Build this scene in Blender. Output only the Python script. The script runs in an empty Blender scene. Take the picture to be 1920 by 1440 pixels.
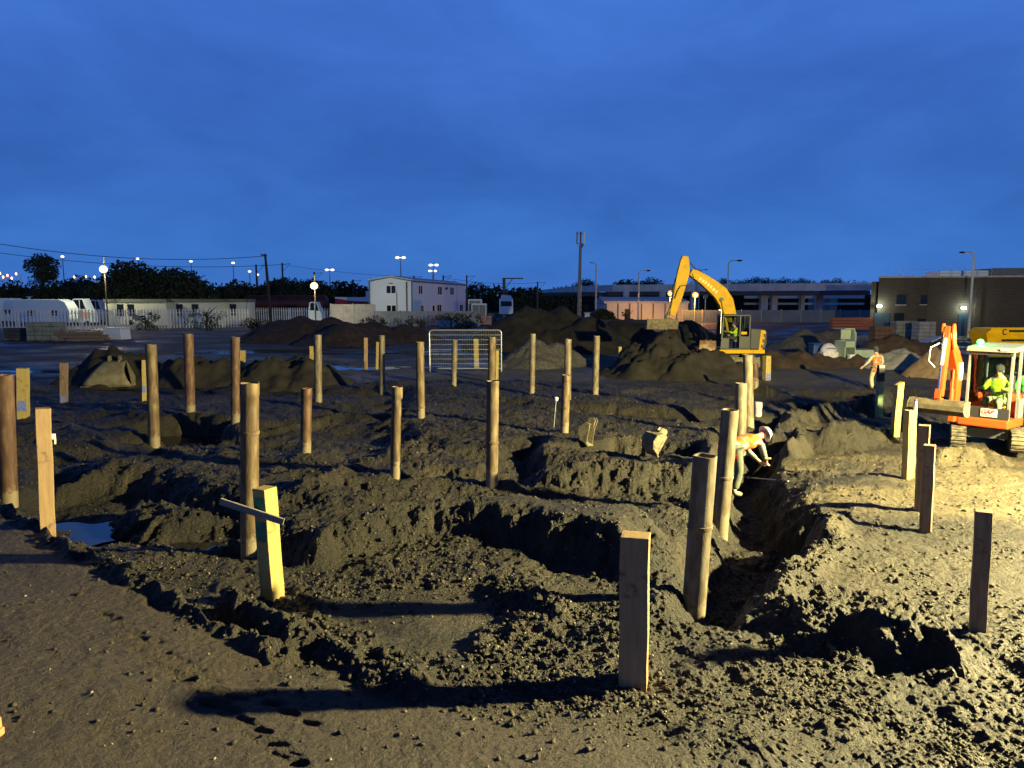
import bpy, math, random
import numpy as np
from mathutils import Vector, Matrix
random.seed(7); rng = np.random.default_rng(11)
S = bpy.context.scene; COL = S.collection
R = math.radians
# ------------------------------------------------------------------ camera numbers
F = 1350.0; CH = 3.5; TH = math.atan(158/1350.0); CT, ST = math.cos(TH), math.sin(TH)
def ray(px, py):
    u = (px-960)/F; v = (py-720)/F
    return (u, CT - v*ST, -ST - v*CT)
def gp(px, py, z=0.0):                      # pixel -> point on the level z
    d = ray(px, py); t = (z-CH)/d[2]
    return (d[0]*t, d[1]*t)
def at(px, py, Y):                          # pixel -> point at distance Y
    d = ray(px, py); t = Y/d[1]
    return (d[0]*t, Y, CH + d[2]*t)
# ------------------------------------------------------------------ noise
def hsh(ix, iy, s):
    n = (ix*374761393 + iy*668265263 + s*982451653) & 0xffffffff
    n = ((n ^ (n >> 13))*1274126177) & 0xffffffff
    return ((n ^ (n >> 16)) & 0xffff)/65535.0
def vn(x, y, s=0):
    fx = np.floor(x); fy = np.floor(y); ix = fx.astype(np.int64); iy = fy.astype(np.int64)
    tx = x-fx; ty = y-fy
    tx = tx*tx*tx*(tx*(tx*6-15)+10); ty = ty*ty*ty*(ty*(ty*6-15)+10)
    a = hsh(ix, iy, s); b = hsh(ix+1, iy, s); c = hsh(ix, iy+1, s); d = hsh(ix+1, iy+1, s)
    return (a*(1-tx)+b*tx)*(1-ty) + (c*(1-tx)+d*tx)*ty - 0.5
def fb(x, y, o=4, s=0):
    r = 0; a = 1.0; c, k = math.cos(.6), math.sin(.6)
    for i in range(o):
        r = r + a*vn(x, y, s+i*17); x, y = (x*c-y*k)*2.03+5.1, (x*k+y*c)*2.03-3.7; a *= .5
    return r
def clod(x, y, s=0):                        # rounded lumps
    fx = np.floor(x).astype(np.int64); fy = np.floor(y).astype(np.int64)
    best = np.zeros_like(x)
    for i in (-1, 0, 1):
        for j in (-1, 0, 1):
            cx = fx+i; cy = fy+j
            px_ = cx+.15+.7*hsh(cx, cy, s); py_ = cy+.15+.7*hsh(cx, cy, s+1)
            rr = .25+.55*hsh(cx, cy, s+2)
            d2 = ((x-px_)**2+(y-py_)**2)/(rr*rr)
            best = np.maximum(best, np.sqrt(np.clip(1-d2, 0, 1))*rr)
    return best
def sst(t):
    t = np.clip(t, 0, 1); return t*t*(3-2*t)
# ------------------------------------------------------------------ terrain
def P(z, *pts): return [gp(a, b, z) for a, b in pts]
FEAT = []
def poly(h, e, zr, *pts, clo=.6): FEAT.append(('p', P(zr, *pts), h, e, 0, clo))
def line(h, hw, e, zr, *pts, clo=.6): FEAT.append(('l', P(zr, *pts), h, e, hw, clo))
# right hand working level, then pits and banks
poly(.22, 1.1, .2, (1530, 975), (1490, 1050), (1400, 1105), (1560, 1120), (1700, 1140), (1850, 1195), (2050, 1260), (2700, 1150), (2500, 860), (1900, 870), (1500, 890), clo=.30)
poly(.28, .8, .2, (960, 850), (1330, 905), (1340, 830), (1320, 800), (1000, 770), (850, 745), (760, 745), (740, 800), (830, 850))     # mid bank
poly(.30, .7, .3, (740, 775), (860, 752), (1000, 765), (1310, 803), (1330, 815), (1100, 800), (900, 790))
poly(.24, .8, .2, (480, 880), (560, 850), (680, 830), (890, 860), (960, 905), (800, 912), (640, 935), (520, 925))
poly(.18, .8, .2, (200, 860), (340, 835), (560, 860), (620, 900), (500, 935), (330, 905), (240, 890))
poly(.20, .8, .2, (200, 760), (300, 740), (470, 745), (640, 740), (700, 745), (560, 790), (420, 800), (300, 790))
poly(.25, .8, .2, (700, 715), (1000, 715), (1300, 735), (1330, 770), (1100, 765), (800, 740))
line(.46, .22, .75, .4, (1020, 880), (1120, 868), (1220, 874), (1300, 880), clo=1.0)     # lumpy bank behind the near plateau
line(.42, .1, .8, .4, (1340, 795), (1330, 850))
poly(-.25, .5, 0, (1060, 862), (1150, 850), (1310, 862), (1310, 884), (1120, 876), clo=.2)
poly(-.20, .8, 0, (935, 905), (960, 850), (1000, 845), (1010, 890), (990, 915))
poly(.58, .8, .55, (600, 970), (720, 955), (830, 945), (960, 958), (1100, 985), (1180, 1010), (1225, 980), (1195, 945), (1000, 930), (830, 918), (660, 950), clo=.12)  # near plateau
line(.38, .1, .8, .4, (600, 990), (520, 975), (440, 985), clo=1.0)
line(-.02, .18, .35, .05, (560, 925), (700, 925), (830, 905), (1000, 914), (1200, 922), (1290, 960), (1300, 1010), clo=.3)
poly(-.36, .9, 0, (90, 985), (60, 930), (90, 890), (280, 905), (430, 960), (540, 1010), (430, 1030), (250, 1010), clo=.4)
poly(.02, .6, .1, (130, 960), (280, 925), (420, 960), (300, 985), clo=1.0)
line(.24, .1, .9, .2, (60, 900), (170, 880), (300, 850), (440, 850), clo=.9)
poly(-.30, .5, 0, (250, 822), (330, 812), (440, 818), (430, 845), (300, 842), clo=.1)
line(.40, .1, .8, .3, (560, 905), (640, 880), (740, 850), (830, 800), clo=1.0)
line(.30, .05, .6, .3, (420, 800), (520, 795), (640, 770), (740, 775))
# the deep trench on the right
poly(-.60, .7, 0, (1350, 1180), (1425, 1110), (1490, 1060), (1535, 985), (1440, 965), (1385, 940), (1400, 900), (1330, 985), (1300, 1060), (1290, 1150), clo=.5)
line(-.58, .32, .5, 0, (1420, 985), (1405, 900), (1432, 840), (1455, 795), (1520, 770), clo=.5)
line(.42, .12, .6, .35, (1560, 965), (1535, 1010), (1490, 1060), (1440, 1100), clo=.8)
line(.55, .08, .7, .4, (1480, 830), (1510, 800), (1580, 790), (1650, 800), clo=.8)
line(.95, .12, 1.5, .7, (1560, 785), (1590, 780), clo=.8)
line(.75, .08, 1.0, .5, (1450, 800), (1500, 770), (1570, 752), (1640, 738), (1665, 728), clo=.8)
line(-.3, .25, .5, 0, (1600, 775), (1665, 790), (1720, 800))
line(.5, .1, 1.0, .3, (1780, 850), (1840, 842), (1870, 850), clo=1.0)
line(.45, .1, 1.0, .3, (1410, 720), (1440, 726), clo=.9)
# clod heap bottom right and bank beside the near pile
line(.42, .15, .8, .3, (1420, 1130), (1500, 1150), (1620, 1165), (1740, 1190), clo=1.3)
line(.24, .1, .8, .2, (1235, 1030), (1225, 1090), (1190, 1140), clo=1.2)
line(.15, .2, 1.0, .1, (900, 1110), (1010, 1150), (1110, 1180), clo=1.4)
poly(.0, .7, 0, (560, 1112), (760, 1100), (940, 1104), (980, 1170), (900, 1240), (760, 1235), (600, 1170), clo=.06)
# raised smooth track on the left where the photographer stands: lower towards the right
def hb(x): return .10+.45*sst((-x-.5)/5.0)
def PB(ex, *pts):
    o = []
    for a, b in pts:
        z = .4
        for _ in range(4): q = gp(a, b, z); z = float(hb(np.float64(q[0])))+ex
        o.append(q)
    return o
FEAT.append(('p', PB(0, (-700, 840), (-60, 908), (0, 942), (110, 1004), (250, 1086), (400, 1168), (520, 1216), (650, 1268), (800, 1306), (1000, 1335), (1150, 1352), (1290, 1440), (1290, 1900), (-1200, 1900)), hb, .7, 0, 0))
FEAT.append(('l', PB(.1, (-60, 902), (0, 936), (110, 996), (250, 1075), (400, 1155), (520, 1205)), lambda x: hb(x)+.13, .40, .05, .6))
line(.36, .16, .5, .3, (450, 1118), (500, 1148), (545, 1172), clo=1.0)
line(.24, .12, .5, .2, (545, 1172), (640, 1222), (760, 1270), clo=1.0)
poly(-.45, .9, -.29, (70, 945), (150, 958), (265, 1008), (225, 1035), (150, 1030), (95, 995), clo=.12)
poly(-.46, .7, -.26, (330, 1020), (380, 1008), (432, 1016), (430, 1050), (380, 1058), (335, 1046), clo=.1)
poly(-.46, .6, -.26, (262, 816), (340, 811), (430, 818), (420, 840), (300, 838), clo=.1)
DENT = []
def dents(z, a, b, n, off=0):
    for i in range(n):
        t = (i+off)/(n-1); p = gp(a[0]+(b[0]-a[0])*t, a[1]+(b[1]-a[1])*t, z)
        q = gp(a[0]+(b[0]-a[0])*(t+.02), a[1]+(b[1]-a[1])*(t+.02), z); an = math.atan2(q[1]-p[1], q[0]-p[0])+random.uniform(.4, .9); DENT.append((p[0]+random.uniform(-.02, .02), p[1]+random.uniform(-.03, .03), random.uniform(.4, 1.0), math.cos(an), math.sin(an)))
dents(.55, (235, 1168), (330, 1218), 5); dents(.5, (370, 1245), (540, 1352), 8); dents(.55, (310, 1180), (440, 1238), 6); dents(.4, (480, 1255), (575, 1300), 4)
dents(.5, (300, 1200), (430, 1262), 9); dents(.45, (440, 1275), (575, 1372), 9); dents(.55, (190, 1130), (300, 1180), 7)
def H(x, y, fine=False, zones=False):
    x = np.asarray(x, float); y = np.asarray(y, float); r = np.hypot(x, y)
    xp = x + .30*vn(x*1.1, y*1.1, 3) + .14*vn(x*3.1, y*3.1, 5); yp = y + .30*vn(x*1.1+9, y*1.1, 4) + .14*vn(x*3.1, y*3.1+7, 6)
    if fine:
        xp = xp + .09*fb(x*5.5, y*5.5, 3, 13); yp = yp + .10*fb(x*5.5+7, y*5.5, 3, 14)
    far = sst((y-27)/8); near = 1-far
    z = .16*fb(x*.35, y*.35, 3, 8)*near
    mid = sst((y-13.5)/3)*(1-sst((y-26)/6))*sst((x+16)/4)
    ridg = .5-np.abs(fb(x*.34+3, y*.5, 3, 21))*2
    z = z + mid*.26*np.clip(ridg, -.3, 1)
    cl = .5*near + .10*far; bund = np.zeros_like(x)
    m = (r < 42) & (y > 1)
    xi, yi = xp[m], yp[m]; zi = z[m]; ci = cl[m]; bi = bund[m]
    for k, f in enumerate(FEAT):
        pts = f[1]; n = len(pts); d2 = np.full(xi.shape, 1e9); ins = np.zeros(xi.shape, bool)
        for i in range(n if f[0] == 'p' else n-1):
            ax, ay = pts[i]; bx, by = pts[(i+1) % n]; ex, ey = bx-ax, by-ay; L = ex*ex+ey*ey+1e-9
            t = np.clip(((xi-ax)*ex+(yi-ay)*ey)/L, 0, 1)
            d2 = np.minimum(d2, (xi-ax-t*ex)**2+(yi-ay-t*ey)**2)
            if f[0] == 'p':
                c = ((ay > yi) != (by > yi)) & (xi < (bx-ax)*(yi-ay)/(by-ay+1e-12)+ax); ins ^= c
        d = np.sqrt(d2)
        if f[0] == 'p': d = np.where(ins, -d, d)
        w = sst((f[4]+f[3]*.5-d)/f[3]); zi = zi*(1-w)+(f[2](xi) if callable(f[2]) else f[2])*w; ci = ci*(1-w)+f[5]*w
        e = 4*w*(1-w); ci = np.maximum(ci, .8*e) if f[5] > 0 else ci
        bi = np.maximum(bi, w) if f[0] == 'p' and callable(f[2]) else bi*(1-w)
    z[m] = zi; cl[m] = ci; bund[m] = bi
    z = z + .07*fb(x*1.2, y*1.2, 4, 31)*(near*(1-.6*bund)) + far*.045*fb(x*.25, y*.6, 4, 41)
    if fine:
        a = near*cl
        z = z + a*(.09*np.clip(fb(x*2.6, y*2.6, 3, 51), -.4, 1) + .12*clod(x*3.2+.4*vn(x*7, y*7, 1), y*3.2+.4*vn(x*7, y*7, 2), 61)*np.clip(vn(x*.9, y*.9, 77)+.45, 0, 1) + .055*clod(x*8+.6*vn(x*17, y*17, 1), y*8+.6*vn(x*17, y*17, 2), 71)*np.clip(vn(x*1.9, y*1.9, 78)*2+.7, .1, 1) + .022*clod(x*19, y*19, 81)*np.clip(vn(x*2.9, y*2.9, 79)*2+.6, .1, 1) + .06*np.abs(fb(x*7, y*7, 3, 55)))
        gr = near*(1-.75*bund)*(.15+1.3*cl)*np.clip(.95+1.5*vn(x*.55, y*.55, 101), .6, 1.5)
        z = z + gr*(.040*np.abs(fb(x*4.2, y*4.2, 3, 93)) + .018*clod(x*13+vn(x*23, y*23, 4), y*13+vn(x*23, y*23, 6), 95)*np.clip(vn(x*2.1, y*2.1, 96)*2+.8, .2, 1) + .010*clod(x*31, y*31, 97))
        z = z + near*.012*fb(x*9, y*9, 3, 91) + bund*(.014*fb(x*2.2, y*2.2, 4, 92) + .006*clod(x*9, y*9, 98)*np.clip(vn(x*2, y*2, 99)*3, 0, 1))
        for dx, dy, s, dc, ds in DENT:
            q = (np.abs(x-dx) < .3) & (np.abs(y-dy) < .3)
            u_ = (x[q]-dx)*dc+(y[q]-dy)*ds; v_ = -(x[q]-dx)*ds+(y[q]-dy)*dc; z[q] += -.034*s*np.exp(-((u_/.085)**4+(v_/.032)**4))+.010*s*np.exp(-((u_/.10)**2+((v_-.06)/.03)**2))
        ru = (y > 24) & (y < 60); xr, yr = x[ru], y[ru]
        z[ru] -= .05*sst((.25-np.abs(np.sin(xr*.25-yr*.42+.6*vn(xr*.1, yr*.1, 5))))/.2)
    if zones: return z, bund, far, cl
    return z
def hz(x, y): return float(H(np.array([x]), np.array([y]))[0])
def hit(px, py):                            # where the line of sight meets the ground
    d = ray(px, py); t = np.exp(np.linspace(math.log(4), math.log(110), 2500))
    X, Y, Z = d[0]*t, d[1]*t, CH+d[2]*t
    g = H(X, Y); k = np.argmax(Z < g); return X[k], Y[k], g[k]
# ------------------------------------------------------------------ mesh builder
class MB:
    def __init__(s): s.v = []; s.f = []; s.m = Matrix.Identity(4)
    def add(s, vs, fs):
        o = len(s.v); s.v += [tuple(s.m @ Vector(p)) for p in vs]; s.f += [tuple(i+o for i in f) for f in fs]; return s
    def box(s, c, d, rz=0, ry=0, rx=0):
        M = Matrix.Translation(c) @ Matrix.Rotation(rz, 4, 'Z') @ Matrix.Rotation(ry, 4, 'Y') @ Matrix.Rotation(rx, 4, 'X')
        x, y, z = d[0]/2, d[1]/2, d[2]/2
        vs = [tuple(M @ Vector(p)) for p in ((-x,-y,-z),(x,-y,-z),(x,y,-z),(-x,y,-z),(-x,-y,z),(x,-y,z),(x,y,z),(-x,y,z))]
        return s.add(vs, [(0,3,2,1),(4,5,6,7),(0,1,5,4),(1,2,6,5),(2,3,7,6),(3,0,4,7)])
    def bx(s, x0, x1, y0, y1, z0, z1): return s.box(((x0+x1)/2, (y0+y1)/2, (z0+z1)/2), (x1-x0, y1-y0, z1-z0))
    def tube(s, pts, rs, n=10, cap=True):
        pts = [Vector(p) for p in pts]
        if not hasattr(rs, '__len__'): rs = [rs]*len(pts)
        up = None; vs = []; fs = []
        for i, p in enumerate(pts):
            t = (pts[min(i+1, len(pts)-1)]-pts[max(i-1, 0)]).normalized()
            if up is None: up = Vector((0, 1, 0)) if abs(t.y) < .9 else Vector((1, 0, 0))
            a = t.cross(up).normalized(); b = a.cross(t).normalized(); up = b
            for k in range(n):
                an = 2*math.pi*k/n; vs.append(tuple(p + (a*math.cos(an)+b*math.sin(an))*rs[i]))
        for i in range(len(pts)-1):
            for k in range(n): fs.append((i*n+k, i*n+(k+1) % n, (i+1)*n+(k+1) % n, (i+1)*n+k))
        if cap: fs += [tuple(range(n-1, -1, -1)), tuple(range((len(pts)-1)*n, len(pts)*n))]
        return s.add(vs, fs)
    def bar(s, a, b, w, h):                # rectangular bar between two points
        a = Vector(a); b = Vector(b); t = (b-a).normalized()
        u = Vector((0, 0, 1)) if abs(t.z) < .95 else Vector((0, 1, 0))
        x = t.cross(u).normalized()*w/2; y = x.cross(t).normalized()*h/2
        return s.add([tuple(q) for q in (a-x-y, a+x-y, a+x+y, a-x+y, b-x-y, b+x-y, b+x+y, b-x+y)], [(0,3,2,1),(4,5,6,7),(0,1,5,4),(1,2,6,5),(2,3,7,6),(3,0,4,7)])
    def prism(s, pl, a, b, ax='y'):        # outline in xz (ax y) / yz (ax x) / xy (ax z) swept from a to b
        g = {'y': lambda p, q: (p[0], q, p[1]), 'x': lambda p, q: (q, p[0], p[1]), 'z': lambda p, q: (p[0], p[1], q)}[ax]
        n = len(pl); return s.add([g(p, a) for p in pl]+[g(p, b) for p in pl], [tuple(range(n)), tuple(range(2*n-1, n-1, -1))]+[(i, i+n, (i+1) % n+n, (i+1) % n) for i in range(n)])
    def lathe(s, pr, n=24, c=(0, 0, 0)):
        vs = []; fs = []
        for r, z in pr:
            for k in range(n): an = 2*math.pi*k/n; vs.append((c[0]+r*math.cos(an), c[1]+r*math.sin(an), c[2]+z))
        for i in range(len(pr)-1):
            for k in range(n): fs.append((i*n+k, i*n+(k+1) % n, (i+1)*n+(k+1) % n, (i+1)*n+k))
        return s.add(vs, fs)
    def ball(s, c, r, n=10, m=6, sc=(1, 1, 1)):
        vs = [(c[0], c[1], c[2]-r*sc[2])]; fs = []
        for i in range(1, m):
            a = -math.pi/2+math.pi*i/m
            for k in range(n): b = 2*math.pi*k/n; vs.append((c[0]+r*sc[0]*math.cos(a)*math.cos(b), c[1]+r*sc[1]*math.cos(a)*math.sin(b), c[2]+r*sc[2]*math.sin(a)))
        vs.append((c[0], c[1], c[2]+r*sc[2])); L = len(vs)-1
        for k in range(n):
            fs.append((0, 1+(k+1) % n, 1+k)); fs.append((L, 1+(m-2)*n+k, 1+(m-2)*n+(k+1) % n))
            for i in range(m-2): fs.append((1+i*n+k, 1+i*n+(k+1) % n, 1+(i+1)*n+(k+1) % n, 1+(i+1)*n+k))
        return s.add(vs, fs)
    def build(s, name, mat, parent=None, smooth=False, bevel=0, solid=0):
        me = bpy.data.meshes.new(name); me.from_pydata(s.v, [], s.f); me.materials.append(mat)
        import bmesh
        bm = bmesh.new(); bm.from_mesh(me); bmesh.ops.recalc_face_normals(bm, faces=bm.faces); bm.to_mesh(me); bm.free()
        if smooth:
            me.shade_smooth()
            try: me.set_sharp_from_angle(angle=R(40))
            except Exception: pass
        o = bpy.data.objects.new(name, me); COL.objects.link(o)
        if parent: o.parent = parent
        if bevel:
            b = o.modifiers.new('bevel', 'BEVEL'); b.width = bevel; b.segments = 2; b.limit_method = 'ANGLE'
        if solid:
            b = o.modifiers.new('solid', 'SOLIDIFY'); b.thickness = solid
        return o
def tag(o, label=None, cat=None, group=None, kind=None):
    if label: o['label'] = label
    if cat: o['category'] = cat
    if group: o['group'] = group
    if kind: o['kind'] = kind
    return o
def empty(name, loc, rz=0, label=None, cat=None, group=None):
    o = bpy.data.objects.new(name, None); COL.objects.link(o); o.location = loc; o.rotation_euler = (0, 0, rz); o.empty_display_size = .3
    return tag(o, label, cat, group)
def copy_thing(o, loc, label, rz=None):
    c = o.copy(); COL.objects.link(c); c.location = loc; c['label'] = label
    if rz is not None: c.rotation_euler = (0, 0, rz)
    for ch in list(o.children):
        d = ch.copy(); COL.objects.link(d); d.parent = c
        for g in list(ch.children):
            e = g.copy(); COL.objects.link(e); e.parent = d
    return c
# ------------------------------------------------------------------ materials
MATS = {}
def mat(name, col, rough=.7, metal=0, col2=None, scale=6, bump=0, bscale=40, emit=None, es=0, detail=5, stretch=(1, 1, 1), lo=.35, hi=.65, col3=None):
    if name in MATS: return MATS[name]
    m = bpy.data.materials.new(name); m.use_nodes = True; nt = m.node_tree; b = nt.nodes['Principled BSDF']
    b.inputs['Base Color'].default_value = (*col, 1); b.inputs['Roughness'].default_value = rough; b.inputs['Metallic'].default_value = metal
    tc = nt.nodes.new('ShaderNodeTexCoord'); mp = nt.nodes.new('ShaderNodeMapping'); mp.inputs['Scale'].default_value = stretch; nt.links.new(tc.outputs['Object'], mp.inputs[0])
    oi = nt.nodes.new('ShaderNodeObjectInfo'); ml = nt.nodes.new('ShaderNodeVectorMath'); ml.operation = 'SCALE'; ml.inputs[0].default_value = (37, 53, 71); nt.links.new(oi.outputs['Random'], ml.inputs['Scale']); nt.links.new(ml.outputs[0], mp.inputs['Location'])
    if col2:
        n = nt.nodes.new('ShaderNodeTexNoise'); n.inputs['Scale'].default_value = scale; n.inputs['Detail'].default_value = detail; nt.links.new(mp.outputs[0], n.inputs[0])
        r = nt.nodes.new('ShaderNodeValToRGB'); r.color_ramp.elements[0].position = lo; r.color_ramp.elements[1].position = hi
        r.color_ramp.elements[0].color = (*col, 1); r.color_ramp.elements[1].color = (*col2, 1)
        if col3: e = r.color_ramp.elements.new((lo+hi)/2); e.color = (*col3, 1)
        nt.links.new(n.outputs[0], r.inputs[0]); nt.links.new(r.outputs[0], b.inputs['Base Color'])
    if bump:
        n2 = nt.nodes.new('ShaderNodeTexNoise'); n2.inputs['Scale'].default_value = bscale; n2.inputs['Detail'].default_value = 6; nt.links.new(mp.outputs[0], n2.inputs[0])
        bp = nt.nodes.new('ShaderNodeBump'); bp.inputs['Strength'].default_value = bump; bp.inputs['Distance'].default_value = .02
        nt.links.new(n2.outputs[0], bp.inputs['Height']); nt.links.new(bp.outputs[0], b.inputs['Normal'])
    if emit:
        b.inputs['Emission Color'].default_value = (*emit, 1); b.inputs['Emission Strength'].default_value = es
    MATS[name] = m; return m
def glass(name='cab glass', tint=(.7, .8, .75)):
    if name in MATS: return MATS[name]
    m = bpy.data.materials.new(name); m.use_nodes = True; nt = m.node_tree; nt.nodes.clear()
    o = nt.nodes.new('ShaderNodeOutputMaterial'); mx = nt.nodes.new('ShaderNodeMixShader'); t = nt.nodes.new('ShaderNodeBsdfTransparent'); g = nt.nodes.new('ShaderNodeBsdfGlossy')
    f = nt.nodes.new('ShaderNodeFresnel'); f.inputs[0].default_value = 1.45; t.inputs[0].default_value = (*tint, 1); g.inputs['Roughness'].default_value = .04
    nt.links.new(f.outputs[0], mx.inputs[0]); nt.links.new(t.outputs[0], mx.inputs[1]); nt.links.new(g.outputs[0], mx.inputs[2]); nt.links.new(mx.outputs[0], o.inputs[0])
    MATS[name] = m; return m
def ground_mat():
    m = bpy.data.materials.new('site soil'); m.use_nodes = True; nt = m.node_tree; L = nt.links; b = nt.nodes['Principled BSDF']
    N = lambda t: nt.nodes.new(t)
    geo = N('ShaderNodeNewGeometry'); at_ = N('ShaderNodeAttribute'); at_.attribute_name = 'zone'; sep = N('ShaderNodeSeparateColor'); L.new(at_.outputs['Color'], sep.inputs[0])
    def noise(sc, det=5, rough=.5):
        n = N('ShaderNodeTexNoise'); n.inputs['Scale'].default_value = sc; n.inputs['Detail'].default_value = det; n.inputs['Roughness'].default_value = rough; L.new(geo.outputs['Position'], n.inputs[0]); return n
    def ramp(src, stops):
        r = N('ShaderNodeValToRGB'); e = r.color_ramp.elements; e[0].position, e[0].color = stops[0][0], (*stops[0][1], 1); e[1].position, e[1].color = stops[-1][0], (*stops[-1][1], 1)
        for p, c in stops[1:-1]: q = e.new(p); q.color = (*c, 1)
        L.new(src, r.inputs[0]); return r
    def mix(f, a, c):
        x = N('ShaderNodeMix'); x.data_type = 'RGBA'; L.new(f, x.inputs[0]); L.new(a, x.inputs[6]); L.new(c, x.inputs[7]); return x.outputs[2]
    n1 = noise(.9, 8, .62); soil = ramp(n1.outputs[0], [(.34, (.005, .004, .0025)), (.50, (.017, .014, .008)), (.68, (.048, .039, .024))])
    n2 = noise(14, 8, .7); brown = ramp(n2.outputs[0], [(.3, (.024, .017, .0115)), (.5, (.036, .026, .018)), (.7, (.056, .043, .031))])
    n3 = noise(.35, 8, .65); road = ramp(n3.outputs[0], [(.3, (.045, .044, .042)), (.7, (.11, .105, .097))])
    sand = ramp(n2.outputs[0], [(.3, (.042, .033, .017)), (.5, (.085, .068, .035)), (.7, (.14, .115, .062))])  # lighter, yellower soil tone that paints in the pool of floodlight
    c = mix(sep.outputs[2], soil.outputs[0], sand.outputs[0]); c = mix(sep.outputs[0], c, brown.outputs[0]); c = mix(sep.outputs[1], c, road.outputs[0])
    # grains and small stones
    for sc, thr, cc, am in ((55, .16, (.17, .155, .125), .5), (16, .13, (.13, .12, .09), .4), (140, .2, (.15, .135, .11), .5)):
        v = N('ShaderNodeTexVoronoi'); v.inputs['Scale'].default_value = sc; L.new(geo.outputs['Position'], v.inputs[0])
        q = ramp(v.outputs['Distance'], [(thr*.6, (am, am, am)), (thr, (0, 0, 0))])
        msk = N('ShaderNodeMath'); msk.operation = 'MULTIPLY'; nn = noise(sc*.11, 3); rr = ramp(nn.outputs[0], [(.45, (0, 0, 0)), (.62, (1, 1, 1))])
        L.new(q.outputs[0], msk.inputs[0]); L.new(rr.outputs[0], msk.inputs[1])
        k = N('ShaderNodeRGB'); k.outputs[0].default_value = (*cc, 1); c = mix(msk.outputs[0], c, k.outputs[0])
    L.new(c, b.inputs['Base Color'])
    wet = noise(.22, 6, .6); wr = ramp(wet.outputs[0], [(.40, (.38, .38, .38)), (.56, (.85, .85, .85))])
    dry = N('ShaderNodeRGB'); dry.outputs[0].default_value = (.60, .60, .60, 1)
    L.new(mix(sep.outputs[1], dry.outputs[0], wr.outputs[0]), b.inputs['Roughness'])
    nb = noise(70, 8, .7); nb2 = noise(18, 6, .65); ad = N('ShaderNodeMath'); ad.operation = 'MULTIPLY_ADD'; ad.inputs[1].default_value = 3; L.new(nb2.outputs[0], ad.inputs[0]); L.new(nb.outputs[0], ad.inputs[2])
    bp = N('ShaderNodeBump'); bp.inputs['Strength'].default_value = .85; bp.inputs['Distance'].default_value = .03; L.new(ad.outputs[0], bp.inputs['Height']); L.new(bp.outputs[0], b.inputs['Normal'])
    return m
def wood(name, c1, c2, c3):
    if name in MATS: return MATS[name]
    m = mat(name, c1, .75, 0, c2, 3.0, .35, 30, stretch=(9, 9, .9), lo=.32, hi=.68)
    nt = m.node_tree; b = nt.nodes['Principled BSDF']; L = nt.links
    src = b.inputs['Base Color'].links[0].from_socket
    tc = nt.nodes.new('ShaderNodeTexCoord'); v = nt.nodes.new('ShaderNodeTexNoise'); v.inputs['Scale'].default_value = 5.5; v.inputs['Detail'].default_value = 3; L.new(tc.outputs['Object'], v.inputs[0])
    r = nt.nodes.new('ShaderNodeValToRGB'); r.color_ramp.elements[0].position = .60; r.color_ramp.elements[1].position = .70; r.color_ramp.elements[0].color = (0, 0, 0, 1); r.color_ramp.elements[1].color = (.85, .85, .85, 1)
    L.new(v.outputs[0], r.inputs[0]); x = nt.nodes.new('ShaderNodeMix'); x.data_type = 'RGBA'; L.new(r.outputs[0], x.inputs[0]); L.new(src, x.inputs[6]); x.inputs[7].default_value = (*c3, 1)
    L.new(x.outputs[2], b.inputs['Base Color']); return m
def steel_mat(name, c1, c2, c3, mud=(.24, .20, .13)):
    if name in MATS: return MATS[name]
    m = mat(name, c1, .62, .15, c2, 7, .35, 60, stretch=(1.8, 1.8, .45), lo=.36, hi=.64, col3=c3, detail=9)
    nt = m.node_tree; b = nt.nodes['Principled BSDF']; L = nt.links; src = b.inputs['Base Color'].links[0].from_socket
    tc = nt.nodes.new('ShaderNodeTexCoord'); sp = nt.nodes.new('ShaderNodeSeparateXYZ'); L.new(tc.outputs['Object'], sp.inputs[0])
    n = nt.nodes.new('ShaderNodeTexNoise'); n.inputs['Scale'].default_value = 6; L.new(tc.outputs['Object'], n.inputs[0])
    a = nt.nodes.new('ShaderNodeMath'); a.operation = 'MULTIPLY_ADD'; a.inputs[1].default_value = -.55; L.new(n.outputs[0], a.inputs[0]); L.new(sp.outputs[2], a.inputs[2])
    r = nt.nodes.new('ShaderNodeValToRGB'); r.color_ramp.elements[0].position = -.0; r.color_ramp.elements[1].position = .05; r.color_ramp.elements[0].color = (.8, .8, .8, 1); r.color_ramp.elements[1].color = (0, 0, 0, 1)
    L.new(a.outputs[0], r.inputs[0]); x = nt.nodes.new('ShaderNodeMix'); x.data_type = 'RGBA'; L.new(r.outputs[0], x.inputs[0]); L.new(src, x.inputs[6]); x.inputs[7].default_value = (*mud, 1)
    L.new(x.outputs[2], b.inputs['Base Color']); return m
M_soil = ground_mat()
M_dark = mat('dark spoil', (.008, .0075, .005), .9, 0, (.027, .023, .015), 1.6, .7, 22, detail=8)
M_gravel = mat('grey gravel', (.055, .052, .045), .85, 0, (.13, .12, .10), 8, .9, 30, detail=8)
M_brown = mat('brown spoil', (.030, .018, .013), .9, 0, (.065, .042, .028), 2.5, .7, 22, detail=8)
M_clod = mat('loose clods', (.012, .010, .007), .8, 0, (.055, .047, .031), 7, .4, 60)
M_pile = [steel_mat('ochre steel', (.075, .048, .024), (.19, .145, .08), (.12, .080, .038)), steel_mat('rust steel', (.065, .032, .019), (.15, .090, .050), (.095, .050, .028)), steel_mat('grey steel', (.10, .082, .052), (.21, .185, .13), (.145, .115, .07))]
M_w1 = wood('fresh pine', (.34, .255, .075), (.44, .34, .11), (.20, .11, .03)); M_w2 = wood('weathered timber', (.30, .195, .095), (.40, .27, .14), (.12, .06, .03)); M_w3 = wood('stained timber', (.15, .10, .06), (.26, .19, .12), (.06, .03, .02))
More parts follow.
